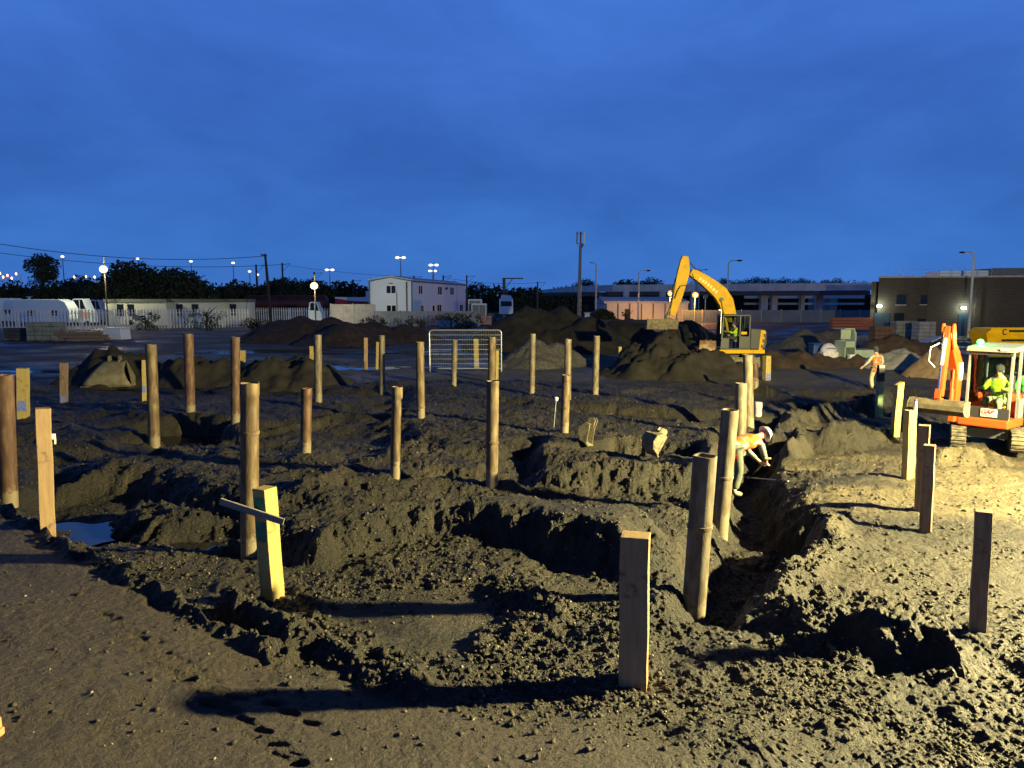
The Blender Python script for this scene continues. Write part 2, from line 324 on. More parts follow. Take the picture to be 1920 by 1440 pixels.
M_blue = mat('blue marker paint', (.07, .13, .55), .5, 0, (.25, .30, .45), 30); M_green = mat('green marker paint', (.01, .22, .12), .5, 0, (.03, .12, .08), 12)
M_white = mat('white plastic', (.75, .75, .72), .5); M_galv = mat('galvanised steel', (.55, .58, .60), .35, .7); M_black = mat('black rubber', (.012, .012, .013), .6)
M_dkmet = mat('dark metal', (.03, .032, .035), .5, .3); M_yel = mat('yellow paint', (.60, .34, .002), .5, 0, (.48, .27, .004), 3, .05, 30); M_org = mat('orange paint', (.50, .062, .008), .4, 0, (.40, .055, .008), 4, .05, 30)
M_yel.node_tree.nodes['Principled BSDF'].inputs['Specular IOR Level'].default_value = .15; M_grey = mat('grey paint', (.15, .16, .17), .45, 0, (.11, .12, .12), 4); M_chrome = mat('piston chrome', (.7, .7, .72), .15, 1); M_mud = mat('dried mud on steel', (.10, .085, .05), .9, 0, (.22, .19, .12), 9, .5, 40)
M_conc = mat('concrete', (.30, .30, .29), .85, 0, (.42, .42, .40), 2, .2, 20); M_skin = mat('skin', (.45, .26, .18), .55)
M_hvo = mat('orange hi vis cloth', (.80, .14, .008), .8, 0, (.62, .10, .008), 8, .3, 25); M_hvy = mat('yellow hi vis cloth', (.36, .55, .012), .8, 0, (.24, .40, .012), 8, .3, 25); M_hvg = mat('green hi vis cloth', (.12, .85, .10), .8)
M_refl = mat('silver tape', (.24, .23, .20), .5); M_trou = mat('pale work trousers', (.24, .23, .16), .9, 0, (.16, .155, .12), 5, .3, 20); M_dkcl = mat('dark cloth', (.03, .03, .04), .9); M_cream = mat('cream sleeve', (.36, .33, .26), .9)
M_boot = mat('muddy boots', (.10, .085, .06), .8, 0, (.25, .23, .18), 12)
# ------------------------------------------------------------------ ground sheet
def LIT_POOL(x, y):                              # floodlight pool painted into the soil colour on the right hand working level
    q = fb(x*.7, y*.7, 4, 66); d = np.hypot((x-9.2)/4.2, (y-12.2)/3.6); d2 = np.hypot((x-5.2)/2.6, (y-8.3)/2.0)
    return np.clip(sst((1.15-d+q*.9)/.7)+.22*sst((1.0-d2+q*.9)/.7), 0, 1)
def make_ground():
    fa = np.radians(np.linspace(44, 136, 1250)); ca = np.radians(np.linspace(136, 404, 70)[1:-1]); an = np.concatenate([fa, ca]); nA = len(an)
    a, b_ = 1/4.2, 1/75.0
    r = 1/np.linspace(a, b_, 900)
    r = np.concatenate([[.05, .8, 1.8, 2.6, 3.3, 3.8], r, np.geomspace(78, 4000, 45)]); nR = len(r)
    Rr, A = np.meshgrid(r, an, indexing='ij'); x = (Rr*np.cos(A)).ravel(); y = (Rr*np.sin(A)).ravel()
    z, bund, far, cl = H(x, y, True, True)
    me = bpy.data.meshes.new('ground'); nv = nR*nA; me.vertices.add(nv); me.vertices.foreach_set('co', np.stack([x, y, z], 1).ravel())
    i = np.arange(nR-1)[:, None]*nA; k = np.arange(nA)[None, :]; k2 = (k+1) % nA
    q = np.stack([i+k, i+nA+k, i+nA+k2, i+k2], -1).reshape(-1, 4); nf = len(q)
    me.loops.add(nf*4); me.loops.foreach_set('vertex_index', q.ravel().astype(np.int32)); me.polygons.add(nf); me.polygons.foreach_set('loop_start', (np.arange(nf)*4).astype(np.int32))
    me.polygons.foreach_set('use_smooth', np.ones(nf, bool)); me.update(calc_edges=True)
    ca_ = me.color_attributes.new('zone', 'FLOAT_COLOR', 'POINT'); z0 = np.zeros(nv)
    ca_.data.foreach_set('color', np.stack([bund, far, LIT_POOL(x, y), z0+1], 1).ravel()); me.materials.append(M_soil)
    o = bpy.data.objects.new('ground', me); COL.objects.link(o); tag(o, kind='structure', label='dark churned soil of the building site'); return o
make_ground()
# loose lumps and stones lying on the ground
def scatter(name, n, mt, label, ymin, ymax, smin, smax, seed, thr):
    g = np.random.default_rng(seed); V0 = []; t = (1+5**.5)/2
    V0 = np.array([(-1,t,0),(1,t,0),(-1,-t,0),(1,-t,0),(0,-1,t),(0,1,t),(0,-1,-t),(0,1,-t),(t,0,-1),(t,0,1),(-t,0,-1),(-t,0,1)])/1.9
    F0 = np.array([(0,11,5),(0,5,1),(0,1,7),(0,7,10),(0,10,11),(1,5,9),(5,11,4),(11,10,2),(10,7,6),(7,1,8),(3,9,4),(3,4,2),(3,2,6),(3,6,8),(3,8,9),(4,9,5),(2,4,11),(6,2,10),(8,6,7),(9,8,1)])
    iv = g.uniform(1/ymax, 1/ymin, n*3); y = 1/iv; x = y*g.uniform(-.80, .80, n*3)
    z, bund, far, cl = H(x, y, True, True)
    k = (g.uniform(0, 1, n*3) < np.clip(cl*1.1+thr, 0, 1)*(1-.82*bund)) & (vn(x*1.7, y*1.7, 12)+g.uniform(-.35, .35, n*3) > -.05); idx = np.where(k)[0][:n]
    x, y, z = x[idx], y[idx], z[idx]; m = len(x); s = smin*(smax/smin)**(g.uniform(0, 1, m)**2.6)
    A = g.uniform(0, 6.28, m); sc = g.uniform(.55, 1.25, (m, 3))*s[:, None]; jit = g.uniform(.45, 1.3, (m, 12, 1))
    V = V0[None]*jit*sc[:, None]; c, sn = np.cos(A)[:, None], np.sin(A)[:, None]
    X = V[..., 0]*c-V[..., 1]*sn+x[:, None]; Y = V[..., 0]*sn+V[..., 1]*c+y[:, None]; Z = V[..., 2]*.75+(z+s*.15)[:, None]
    me = bpy.data.meshes.new(name); me.vertices.add(m*12); me.vertices.foreach_set('co', np.stack([X, Y, Z], -1).ravel())
    fc = (F0[None]+np.arange(m)[:, None, None]*12).reshape(-1, 3); me.loops.add(len(fc)*3); me.loops.foreach_set('vertex_index', fc.ravel().astype(np.int32)); me.polygons.add(len(fc)); me.polygons.foreach_set('loop_start', (np.arange(len(fc))*3).astype(np.int32)); me.update(calc_edges=True)
    me.materials.append(mt); o = bpy.data.objects.new(name, me); COL.objects.link(o); tag(o, label, kind='stuff')
scatter('soil_clods', 42000, M_clod, 'loose clods and crumbs of dark soil over the churned ground', 5, 30, .005, .042, 3, .22)
scatter('stones', 7000, mat('pale stones', (.22, .20, .155), .8, 0, (.20, .18, .13), 20), 'small pale stones scattered over the muddy ground', 4.8, 28, .004, .020, 5, .34)
# puddles
def puddle(name, cx, cy, rx, ry, z, label):
    v = []; n = 40
    for k in range(n):
        a = 2*math.pi*k/n; q = 1+.22*math.sin(3*a+cx)+.12*math.sin(7*a+cy); v.append((cx+rx*q*math.cos(a), cy+ry*q*math.sin(a), z))
    m = MB(); m.add(v, [tuple(range(n))]); o = m.build(name, mat('standing water', (.012, .014, .014), .06), None); tag(o, label, kind='structure')
for px, py, rx, ry, dz, lb in ((160, 998, 1.0, .65, -.29, 'blue puddle at the foot of the tagged timber post'), (382, 1034, .7, .4, -.265, 'puddle in the mud left of the crossed timber post'), (345, 827, 2.0, .7, -.27, 'long blue puddle behind the left piles'), (1215, 862, 1.6, .45, -.17, 'dark puddle between the two digger buckets')):
    p = gp(px, py, dz); puddle('puddle', p[0], p[1], rx, ry, dz, lb)
for px, py, rx, ry, lb in ((740, 690, 6, 1.1, 'wet streak in the yard left of the wire fence panel'), (850, 662, 5, 2.5, 'pale puddle in the yard behind the wire fence panel'), (520, 660, 7, 2.5, 'wide shallow puddle in the yard in front of the low rubble bank'), (1110, 694, 3, .8, 'thin puddle at the foot of the pale gravel heap'), (60, 700, 6, 1.2, 'shallow puddle at the left edge of the yard')):
    p = gp(px, py); puddle('puddle', p[0], p[1], rx, ry, -.004, lb)
# ------------------------------------------------------------------ spoil heaps
def heap(name, bumps, mt, label, res=.14, rough=.12, cat='heap', group=None, rock=.1):
    x0 = min(b[0]-b[2] for b in bumps)-.3; x1 = max(b[0]+b[2] for b in bumps)+.3; y0 = min(b[1]-b[2] for b in bumps)-.3; y1 = max(b[1]+b[2] for b in bumps)+.3
    xs = np.arange(x0, x1, res); ys = np.arange(y0, y1, res); X, Y = np.meshgrid(xs, ys, indexing='ij'); Z = np.full(X.shape, -.3)
    xw = X+.5*vn(X*.8, Y*.8, 2); yw = Y+.5*vn(X*.8+4, Y*.8, 3)
    for cx, cy, r_, h_ in bumps:
        d = np.hypot(xw-cx, yw-cy)/r_; Z = np.maximum(Z, h_*(1.06-np.sqrt(d*d+.012)*1.06)-.02)
    Z = Z+rough*2.6*fb(X*1.1, Y*1.1, 5, 9)*np.clip(Z+.3, 0, 1)+rock*clod(X*2.6, Y*2.6, 4)*np.clip(Z+.2, 0, 1)+rock*.7*clod(X*6, Y*6, 14)*np.clip(Z+.2, 0, 1)
    g = H(X.ravel(), Y.ravel()).reshape(X.shape)*.6; Z = Z+g; nx, ny = X.shape
    idx = -np.ones(X.shape, int); fs = []; vs = []
    keep = (Z-g) > -.14
    for i in range(nx):
        for j in range(ny):
            if keep[i, j]: idx[i, j] = len(vs); vs.append((X[i, j], Y[i, j], Z[i, j]))
    for i in range(nx-1):
        for j in range(ny-1):
            q = (idx[i, j], idx[i+1, j], idx[i+1, j+1], idx[i, j+1])
            if min(q) >= 0: fs.append(q)
    cx, cy = bumps[0][0], bumps[0][1]
    me = bpy.data.meshes.new(name); me.from_pydata([(a-cx, b-cy, c) for a, b, c in vs], [], fs); me.shade_smooth(); me.materials.append(mt)
    o = bpy.data.objects.new(name, me); COL.objects.link(o); o.location = (cx, cy, 0); tag(o, label, cat, group)
def bumps(Y, *l):                       # (px of peak, py of peak, radius factor)
    out = []
    for b in l:
        Yb = Y+(b[3] if len(b) > 3 else 0); p = at(b[0], b[1], Yb); out.append((p[0], Yb, p[2]*b[2], p[2])); 
    return out
G = 'heaps of spoil and gravel about the yard'
heap('spoil_heap', bumps(30.5, (222, 655, 1.5), (180, 668, 1.6), (262, 668, 1.5)), M_dark, 'dark soil heap with a digger bucket leaning on its front', .11, .2, rock=.18, group=G)
heap('spoil_heap', bumps(30, (372, 663, 1.45), (410, 668, 1.4), (335, 680, 1.4)), M_dark, 'dark soil heap behind the two tall rusty piles', .11, .2, rock=.18, group=G)
heap('spoil_heap', bumps(30, (520, 664, 1.7), (575, 668, 1.7), (610, 690, 1.8), (480, 680, 1.5)), M_dark, 'wide dark soil heap between the blue marked timber stakes', .11, .2, rock=.18, group=G)
heap('rubble_bank', bumps(62, (560, 592, 2.6), (620, 594, 2.6), (690, 602, 2.6), (520, 604, 2.4), (760, 608, 2.4), (650, 604, 2.5, -5)), M_brown, 'long low bank of rubble and soil before the palisade fence', .3, group=G)
heap('spoil_heap', bumps(52, (985, 573, 1.55), (1055, 574, 1.5), (1020, 576, 1.5), (950, 594, 1.4), (1105, 590, 1.5, -2), (1165, 594, 1.5), (1200, 600, 1.5)), M_dark, 'biggest dark spoil heap behind the wire fence panel', .22, group=G)
heap('gravel_heap', bumps(38.5, (1005, 634, 1.6), (1040, 642, 1.6), (975, 655, 1.6), (1075, 664, 1.6)), M_gravel, 'pale gravel heap in front of the biggest dark heap', group=G)
heap('spoil_heap', bumps(34, (1240, 622, 1.45), (1215, 635, 1.4), (1265, 640, 1.3), (1200, 660, 1.5, -1)), M_dark, 'steep dark spoil heap under the yellow excavator bucket', .11, .22, rock=.2, group=G)
heap('spoil_heap', bumps(33, (1345, 668, 1.6), (1310, 664, 1.7, -.3), (1385, 684, 1.8), (1285, 668, 1.5, -1)), M_dark, 'low dark heap in front of the yellow excavator tracks', .11, .22, rock=.2, group=G)
heap('spoil_heap', bumps(43, (1290, 596, 1.35), (1310, 610, 1.4)), M_brown, 'brown heap rising behind the yellow excavator bucket', .2, group=G)
heap('gravel_heap', bumps(52, (1514, 615, 1.9), (1552, 617, 1.9), (1485, 634, 2.2), (1585, 640, 2)), M_gravel, 'twin peaked grey gravel heap right of the yellow excavator', .2, group=G)
heap('spoil_bank', bumps(38, (1450, 660, 1.8), (1500, 656, 1.8), (1540, 660, 1.8), (1575, 668, 1.9), (1610, 668, 1.9), (1420, 668, 1.8), (1640, 672, 1.7), (1680, 668, 1.6)), M_brown, 'long low red brown soil bank in front of the gravel heaps', .16, group=G)
heap('spoil_heap', bumps(44, (1680, 622, 1.4), (1640, 632, 1.4), (1710, 632, 1.4), (1740, 642, 1.5)), M_brown, 'brown soil heap beside the raised grey container lid', .2, group=G)
heap('gravel_heap', bumps(37.5, (1690, 648, 1.5), (1665, 660, 1.8), (1715, 658, 1.6)), mat('light grey sand', (.20, .20, .19), .85, 0, (.34, .32, .27), 3, .5, 20), 'light grey sand heap behind the walking worker', .14, group=G)
heap('spoil_heap', bumps(33, (1756, 648, 1.0), (1762, 662, 1.1)), mat('tan soil', (.14, .09, .055), .9, 0, (.22, .15, .09), 4, .5, 30), 'tan soil heap just left of the orange digger arm', .1, group=G)
# ------------------------------------------------------------------ steel piles
def pile(t, b, w, mi, label, collar=None, Y=None, sleeve=0, n=28):
    if Y is None: x, y, z = hit(*b)
    else: x, y, _ = at(b[0], b[1], Y); z = hz(x, y)
    top = at(t[0], t[1], y+.0); r = w*math.hypot(y, 3)/F/2*.985
    dx = top[0]-x; hgt = top[2]-z
    root = MB(); k = 14; hs = [-.6]+[hgt*i/k for i in range(k+1)]
    def prof(h): return r*(1.0+(.05 if sleeve and h > sleeve*hgt else 0))
    pr = [(prof(h), h) for h in hs]+[(r*.86+(.05*r if sleeve else 0), hgt), (r*.86, hgt-.5)]
    if sleeve:
        pr = [p for p in pr]; hh = sleeve*hgt; pr = sorted([p for p in pr[:-2] if abs(p[1]-hh) > .03]+[(r, hh-.006), (r*1.05, hh+.006)], key=lambda q: q[1])+pr[-2:]
    ph = random.uniform(0, 6.3)
    root.lathe(pr, n); root.v = [(vx+dx*max(vz, 0)/hgt, vy, vz+(.006*math.sin(3*math.atan2(vy, vx)+ph) if vz > hgt-.01 else 0)) for vx, vy, vz in root.v]
    o = root.build('steel_pile', M_pile[mi], None, True); o.location = (x, y, z); tag(o, label, 'steel pile', 'open topped steel piles standing in the dug ground')
    if collar:
        c = MB(); hh = collar*hgt; c.lathe([(r, hh-.025), (r+.009, hh-.018), (r+.011, hh+.018), (r, hh+.025)], n, (dx*collar, 0, 0)); c.build('weld_collar', M_pile[mi], o, True)
    return o
pile((8, 703), (18, 955), 30, 1, 'dark rusty steel pile cut by the left edge of the photo', Y=12.2)
pile((283, 646), (290, 838), 20, 0, 'tall steel pile standing at the long puddle, lower half in shadow')
pile((353, 626), (357, 775), 18, 1, 'tall red rust steel pile in front of a dark soil heap')
pile((441, 632), (442, 795), 17, 1, 'rusty steel pile with pale foot just left of a blue marked timber', .18)
pile((468, 718), (468, 1045), 33, 0, 'large ochre steel pile right behind the crossed timber post', .72, sleeve=.93)
pile((575, 728), (573, 855), 20, 1, 'short dark red pile shaded except for its top band', sleeve=.86)
pile((596, 628), (597, 755), 14, 2, 'slim grey steel pile beside a thin pale stake with blue foot')
pile((716, 629), (717, 738), 11, 2, 'slim grey steel pile immediately right of a thin pale stake', .1)
pile((745, 725), (741, 893), 20, 0, 'ochre steel pile with wider top band, left of the near mound', sleeve=.88)
pile((787, 641), (789, 785), 16, 0, 'tall ochre steel pile left of the wire fence panel', .15)
pile((923, 632), (922, 770), 15, 0, 'rusty steel pile overlapping the right end of the wire fence panel', Y=22.5)
pile((924, 714), (922, 913), 23, 0, 'large mottled steel pile at the back edge of the near mound', .42, sleeve=.97)
pile((999, 626), (997, 740), 11, 2, 'slim grey steel pile in front of the pale gravel heap', .3)
pile((1065, 636), (1064, 770), 13, 2, 'steel pile mostly hidden behind a shorter pile beside the capped rod', Y=23)
pile((1062, 703), (1058, 815), 16, 0, 'shorter bright footed steel pile beside the capped rod', .45, sleeve=.9)
pile((1119, 630), (1116, 742), 12, 2, 'slim grey steel pile left of the excavator spoil heap', .12)
pile((1402, 665), (1405, 800), 18, 2, 'tallest bright steel pile of the cluster above the bending worker', Y=19.3)
pile((1416, 681), (1416, 745), 11, 1, 'short reddish steel pile tucked behind the cluster by the bending worker', Y=27)
pile((1390, 718), (1387, 850), 22, 2, 'broad steel pile in the middle of the cluster above the bending worker', Y=16.5)
pile((1369, 768), (1349, 992), 32, 2, 'leaning steel pile in front of the bending worker', .44)
pile((1322, 854), (1299, 1166), 43, 2, 'largest leaning steel pile nearest to the camera', .58, n=40)
pile((853, 637), (851, 725), 10, 2, 'pale mottled steel pile in front of the wire fence panel', .55)
# short concrete stub
x, y, z = hit(1421, 779); m = MB(); r = 14*y/F/2; m.lathe([(r*.9, -.2), (r, .0), (r, .22), (r*1.08, .24), (r*1.05, .38), (r*.9, .40), (0, .39)], 20)
o = m.build('concrete_stub', M_conc, None, True); o.location = (x, y, z); tag(o, 'short pale concrete pile stub beside the steel pile cluster', 'pile stub')
# ------------------------------------------------------------------ timber posts
def post(t, b, w, mt, label, rz=0, d=None, Y=None, slant=0, mark=None, grp='square timber posts standing in the soil'):
    if Y is None: x, y, z = hit(*b)
    else: x, y, _ = at(b[0], b[1], Y); z = hz(x, y)
    top = at(t[0], t[1], y); h = top[2]-z; dx = top[0]-x; wd = w*math.hypot(y, 3)/F; d = d or wd
    m = MB(); a, c = wd/2, d/2; ns = 6; vs = []; fs = []
    for i in range(ns+1):
        zz = -.4+(h+.4)*i/ns; o_ = .004*math.sin(i*2.1+x); k = 0
        tz = [0, slant, slant, 0] if i == ns else [0]*4
        for (sx, sy), s_ in zip(((-a, -c), (a, -c), (a, c), (-a, c)), tz): vs.append((sx+o_, sy, zz+s_))
    for i in range(ns):
        for k in range(4): fs.append((i*4+k, i*4+(k+1) % 4, i*4+4+(k+1) % 4, i*4+4+k))
    fs += [(3, 2, 1, 0), tuple(range(ns*4, ns*4+4))]; m.add(vs, fs)
    o = m.build('timber_post', mt, None, bevel=min(.006, wd*.06)); o.location = (x, y, z)
    o.rotation_euler = (0, math.atan2(dx, h), rz) if abs(rz) < .02 else (0, 0, rz)
    if abs(rz) >= .02:
        o.rotation_mode = 'QUATERNION'; o.rotation_quaternion = (Matrix.Rotation(math.atan2(dx, h), 3, 'Y') @ Matrix.Rotation(rz, 3, 'Z')).to_quaternion()
    tag(o, label, 'timber post', grp)
    if mark:
        q = MB()
        for (z0, z1, mm, face) in mark:
            q = MB()
            if face == 'w': q.box((0, 0, h*(z0+z1)/2), (wd+.008, d+.008, h*(z1-z0)))
            elif face == 'f': q.box((0, -c-.003, h*(z0+z1)/2), (wd*.82, .004, h*(z1-z0)))
            else: q.box((-a-.003, 0, h*(z0+z1)/2), (.004, d*.8, h*(z1-z0)))
            q.build('painted_mark', mm, o)
    return o, x, y, z, h, wd, d
post((43, 690), (44, 787), 17, M_w1, 'pale timber post with a blue patch near its foot, far left', .3, mark=[(.18, .38, M_blue, 'f')])
post((120, 680), (120, 757), 11, M_w3, 'dim brown timber post in the shade left of the bucket heap', .2, mark=[(.05, .2, M_blue, 'f')])
o, x, y, z, h, wd, d = post((80, 765), (89, 985), 24, M_w2, 'tall square timber post with a white tag, left foreground', .62)
q = MB(); q.box((wd/2+.02, -d*.2, h*.76), (.045, .02, .07)); q.box((wd/2+.035, -d*.2, h*.72), (.02, .02, .08)); q.build('white_tag', M_white, o)
o, x, y, z, h, wd, d = post((496, 914), (512, 1128), 30, M_w1, 'bright pine post with green paint and a nailed cross board', 1.08, mark=[(.8, .93, M_green, 'l'), (.55, .72, M_green, 'l')])
q = MB(); q.bar((-.46, -.03, h*.925), (.24, -.03, h*.73), .03, .075); cb = q.build('cross_board', mat('grey board', (.16, .145, .13), .8, 0, (.24, .22, .20), 6, .3, 30), o, bevel=.003)
Mi = Matrix.Rotation(-1.08, 4, 'Z'); cb.matrix_local = Mi @ Matrix.Translation((0, -.115, 0))
post((1191, 1002), (1188, 1282), 49, M_w2, 'largest brown timber post with a thin lit edge, bottom centre', -.26, d=.20)
post((1845, 957), (1832, 1186), 26, M_w3, 'dark knotty timber post standing alone near the right edge', -.52)
post((1743, 834), (1735, 1000), 19, M_w3, 'dark timber post with pale top, front one of an overlapping pair', -.62)
post((1733, 797), (1726, 960), 19, M_w3, 'dark timber post, rear one of an overlapping pair', -.62)
o, x, y, z, h, wd, d = post((1707, 769), (1702, 900), 16, M_w1, 'bright yellow timber post with a white spray can on top', .15)
q = empty('spray_can', (x+.05, y, z+h+.0), label='white spray can with purple cap standing on the bright yellow post', cat='spray can')
c = MB(); c.lathe([(0, 0), (.028, 0), (.03, .01), (.03, .14), (.022, .16), (0, .162)], 14); c.build('can_body', M_white, q, True)
c = MB(); c.lathe([(.016, .16), (.024, .162), (.022, .20), (0, .202)], 12); c.build('cap', mat('purple cap', (.12, .05, .35), .5), q, True)
post((1686, 722), (1677, 820), 12, M_w1, 'yellow timber stake with a slanted top, leaning right', .1, slant=.09)
post((1652, 684), (1648, 775), 10, mat('pale green timber', (.20, .23, .14), .8, 0, (.28, .30, .20), 4), 'pale green stake with dark band in front of the walking worker', 0, mark=[(.74, .95, M_dkcl, 'w')], Y=21.0)
post((1438, 667), (1437, 713), 11, M_w1, 'yellow timber post with blue foot right of the pile cluster', .3, mark=[(.02, .28, M_blue, 'f')])
post((1162, 650), (1162, 698), 6, M_w1, 'small timber stake with bluish foot left of the excavator heap', .2, mark=[(.03, .2, M_blue, 'f')])
post((892, 635), (893, 690), 9, M_w1, 'timber post with a blue mark in front of the wire fence panel', .2, mark=[(.1, .25, M_blue, 'f')])
post((932, 657), (931, 712), 6, M_w1, 'thin timber stake just right of the pile at the fence panel end', .2)
post((686, 633), (686, 693), 7, M_w2, 'thin pale leaning stake at the edge of the wet yard', .2)
post((708, 641), (707, 693), 5, M_w1, 'thinnest pale stake, left of a slim grey pile', .2)
post((584, 649), (585, 708), 7, M_w1, 'thin pale stake with blue foot left of a slim grey pile', .2, mark=[(.1, .35, M_blue, 'f')])
post((455, 657), (455, 716), 10, M_w1, 'timber post with blue lower part right behind a rusty pile', .2, mark=[(.1, .5, M_blue, 'f')])
post((270, 675), (271, 755), 7, M_w1, 'thin pale stake with a blue mark left of the tallest left pile', .3, mark=[(.25, .4, M_blue, 'f')])
# capped rod
x, y, z = hit(1037, 806); m = MB(); tp = at(1043, 748, y); m.tube([(x, y, z-.2), tp], .008, 8)
o = m.build('marker_rod', M_galv, None); tag(o, 'thin steel rod with a white cap leaning near a bright footed pile', 'marker rod')
c = MB(); c.lathe([(0, .05), (.045, .045), (.05, .0), (.03, -.05), (.0, -.055)], 12, tp); c.build('cap', M_white, o, True)
# ------------------------------------------------------------------ wire fence panel
bl = hit(806, 697); br = hit(940, 694); a = Vector((bl[0], 35.2, 0)); b = Vector((br[0], 35.2, 0)); zt = at(870, 619, 35.2)[2]; z0 = at(870, 691, 35.2)[2]
a = Vector(at(806, 695, 35.2)); b = Vector(at(940, 695, 35.2)); W = b.x-a.x; root = empty('wire_fence_panel', (a.x, 35.2, 0), label='white galvanised wire mesh fence panel standing alone in the yard', cat='fence panel')
m = MB(); rr = .16; pts = [(0, 0, z0-.15), (0, 0, zt-rr)]+[(rr-rr*math.cos(t), 0, zt-rr+rr*math.sin(t)) for t in (.4, .8, 1.2)]+[(rr, 0, zt), (W-rr, 0, zt)]+[(W-rr+rr*math.sin(t), 0, zt-rr+rr*math.cos(t)) for t in (.4, .8, 1.2)]+[(W, 0, zt-rr), (W, 0, z0-.15)]
m.tube(pts, .034, 8); m.tube([(0, 0, z0), (W, 0, z0)], .032, 8); m.build('frame', M_galv, root, True)
m = MB()
for k in range(1, 8): zz = z0+(zt-z0)*k/8; m.bar((0, 0, zz), (W, 0, zz), .012, .014)
for k in range(1, int(W/.085)): m.bar((k*.085, .004, z0), (k*.085, .004, zt), .0045, .0045)
m.build('mesh_wires', M_galv, root)
# ------------------------------------------------------------------ digger buckets lying about
def bucket_parts(root, w, s, mt, teeth=True, ears=True):
    prof = [(0, 0), (.35, -.05), (.62, .10), (.74, .38), (.62, .66), (.42, .74)]; prof = [(a*s, b*s) for a, b in prof]; t = .02
    m = MB(); inn = [(a*.94+.01*s, b*.94+.025*s) for a, b in prof]
    m.prism(prof+inn[::-1], -w/2, w/2, 'x'); m.build('shell', mt, root, bevel=.004)
    for sx in (-1, 1):
        m = MB(); m.prism(prof, sx*w/2-(t if sx > 0 else 0), sx*w/2+(0 if sx > 0 else t), 'x'); m.build('side_plate', mt, root, bevel=.004)
    m = MB(); m.box((0, -.02*s, .0), (w, .10*s, .03)); m.build('cutting_edge', mt, root)
    if ears:
        for sx in (-1, 1):
            m = MB(); m.prism([(.30*s, .70*s), (.62*s, .62*s), (.70*s, .86*s), (.52*s, 1.0*s), (.40*s, .95*s)], sx*.12*s, sx*.12*s+.03, 'x'); m.build('ear', mt, root)
def lying_bucket(px, py, w, s, rot, label, mt, Y=None, dz=0):
    x, y, z = hit(px, py); 
    if Y: x, y, _ = at(px, py, Y); z = hz(x, y)
    r = empty('digger_bucket', (x, y, z+dz), 0, label, 'digger bucket', 'loose digger buckets'); r.rotation_euler = rot; bucket_parts(r, w, s, mt); return r
lying_bucket(1105, 842, .34, .55, (R(35), R(10), R(60)), 'narrow muddy digger bucket tipped up by the dark puddle', M_mud, dz=.1)
lying_bucket(1222, 864, .45, .50, (R(60), R(0), R(110)), 'muddy digger bucket with a smooth back on the bank edge', M_mud, dz=.15)
x, y, z = at(200, 716, 28.6); r_ = empty('digger_bucket', (x, y, .02), R(6), 'large wide digger bucket leaning back on a dark soil heap', 'digger bucket', 'loose digger buckets')
m = MB(); vs = []; nt_, nu = 10, 8
for i in range(nt_+1):
    t = i/nt_; w_ = .42+.55*t**1.3
    for k in range(nu+1): u = -1+2*k/nu; vs.append((w_*u, .95*(1-t)**1.6-.16*math.sin(math.pi*t)-.05*(1-u*u), .98*(1-t**1.15)+.03))
m.add(vs, [(i*(nu+1)+k, i*(nu+1)+k+1, (i+1)*(nu+1)+k+1, (i+1)*(nu+1)+k) for i in range(nt_) for k in range(nu)]); MBK = mat('olive bucket steel', (.16, .14, .07), .7, 0, (.24, .21, .12), 4, .3, 30); m.build('shell', MBK, r_, True, solid=.03)
for sx in (-1, 1): m = MB(); m.add([(sx*.42, .95, 1.0), (sx*.97, .02, .03), (sx*.90, .9, .03)], [(0, 1, 2)]); m.build('side_plate', MBK, r_, solid=.03); m = MB(); m.prism([(.7, .85), (1.05, .85), (.95, 1.2), (.8, 1.2)], sx*.2-.03, sx*.2+.03, 'x'); m.build('ear', M_mud, r_)
m = MB(); m.box((0, -.03, .03), (1.96, .12, .03)); m.build('cutting_edge', M_mud, r_)
lying_bucket(1326, 650, .75, 1.0, (R(80), 0, R(160)), 'rust brown digger bucket standing left of the yellow excavator cab', mat('rusted bucket steel', (.22, .09, .04), .8, 0, (.40, .30, .18), 5, .3, 30), Y=34.6, dz=.75)
# ------------------------------------------------------------------ people
def skin(name, J, E, Rd, mt, root, extra=None, lvl=2):
    keys = list(J); me = bpy.data.meshes.new(name); me.from_pydata([J[k] for k in keys], [(keys.index(a), keys.index(b)) for a, b in E], [])
    o = bpy.data.objects.new(name, me); COL.objects.link(o); s = o.modifiers.new('s', 'SKIN'); s.use_smooth_shade = True
    sv = me.skin_vertices[0].data
    for i, k in enumerate(keys):
        r_ = Rd[k]; sv[i].radius = (r_, r_) if not hasattr(r_, '__len__') else r_; sv[i].use_root = (i == 0)
    u = o.modifiers.new('u', 'SUBSURF'); u.levels = lvl; u.render_levels = lvl
    bpy.context.view_layer.update(); dg = bpy.context.evaluated_depsgraph_get(); nm = bpy.data.meshes.new_from_object(o.evaluated_get(dg)); bpy.data.objects.remove(o)
    nm.name = name; nm.materials.clear(); nm.materials.append(mt)
    if extra:                                # welded details (face, ears)
        import bmesh
        bm = bmesh.new(); bm.from_mesh(nm); e = bpy.data.meshes.new('t'); e.from_pydata(extra.v, [], extra.f); bm.from_mesh(e); bm.to_mesh(nm); bm.free()
    nm.shade_smooth(); p = bpy.data.objects.new(name, nm); COL.objects.link(p); p.parent = root; return p
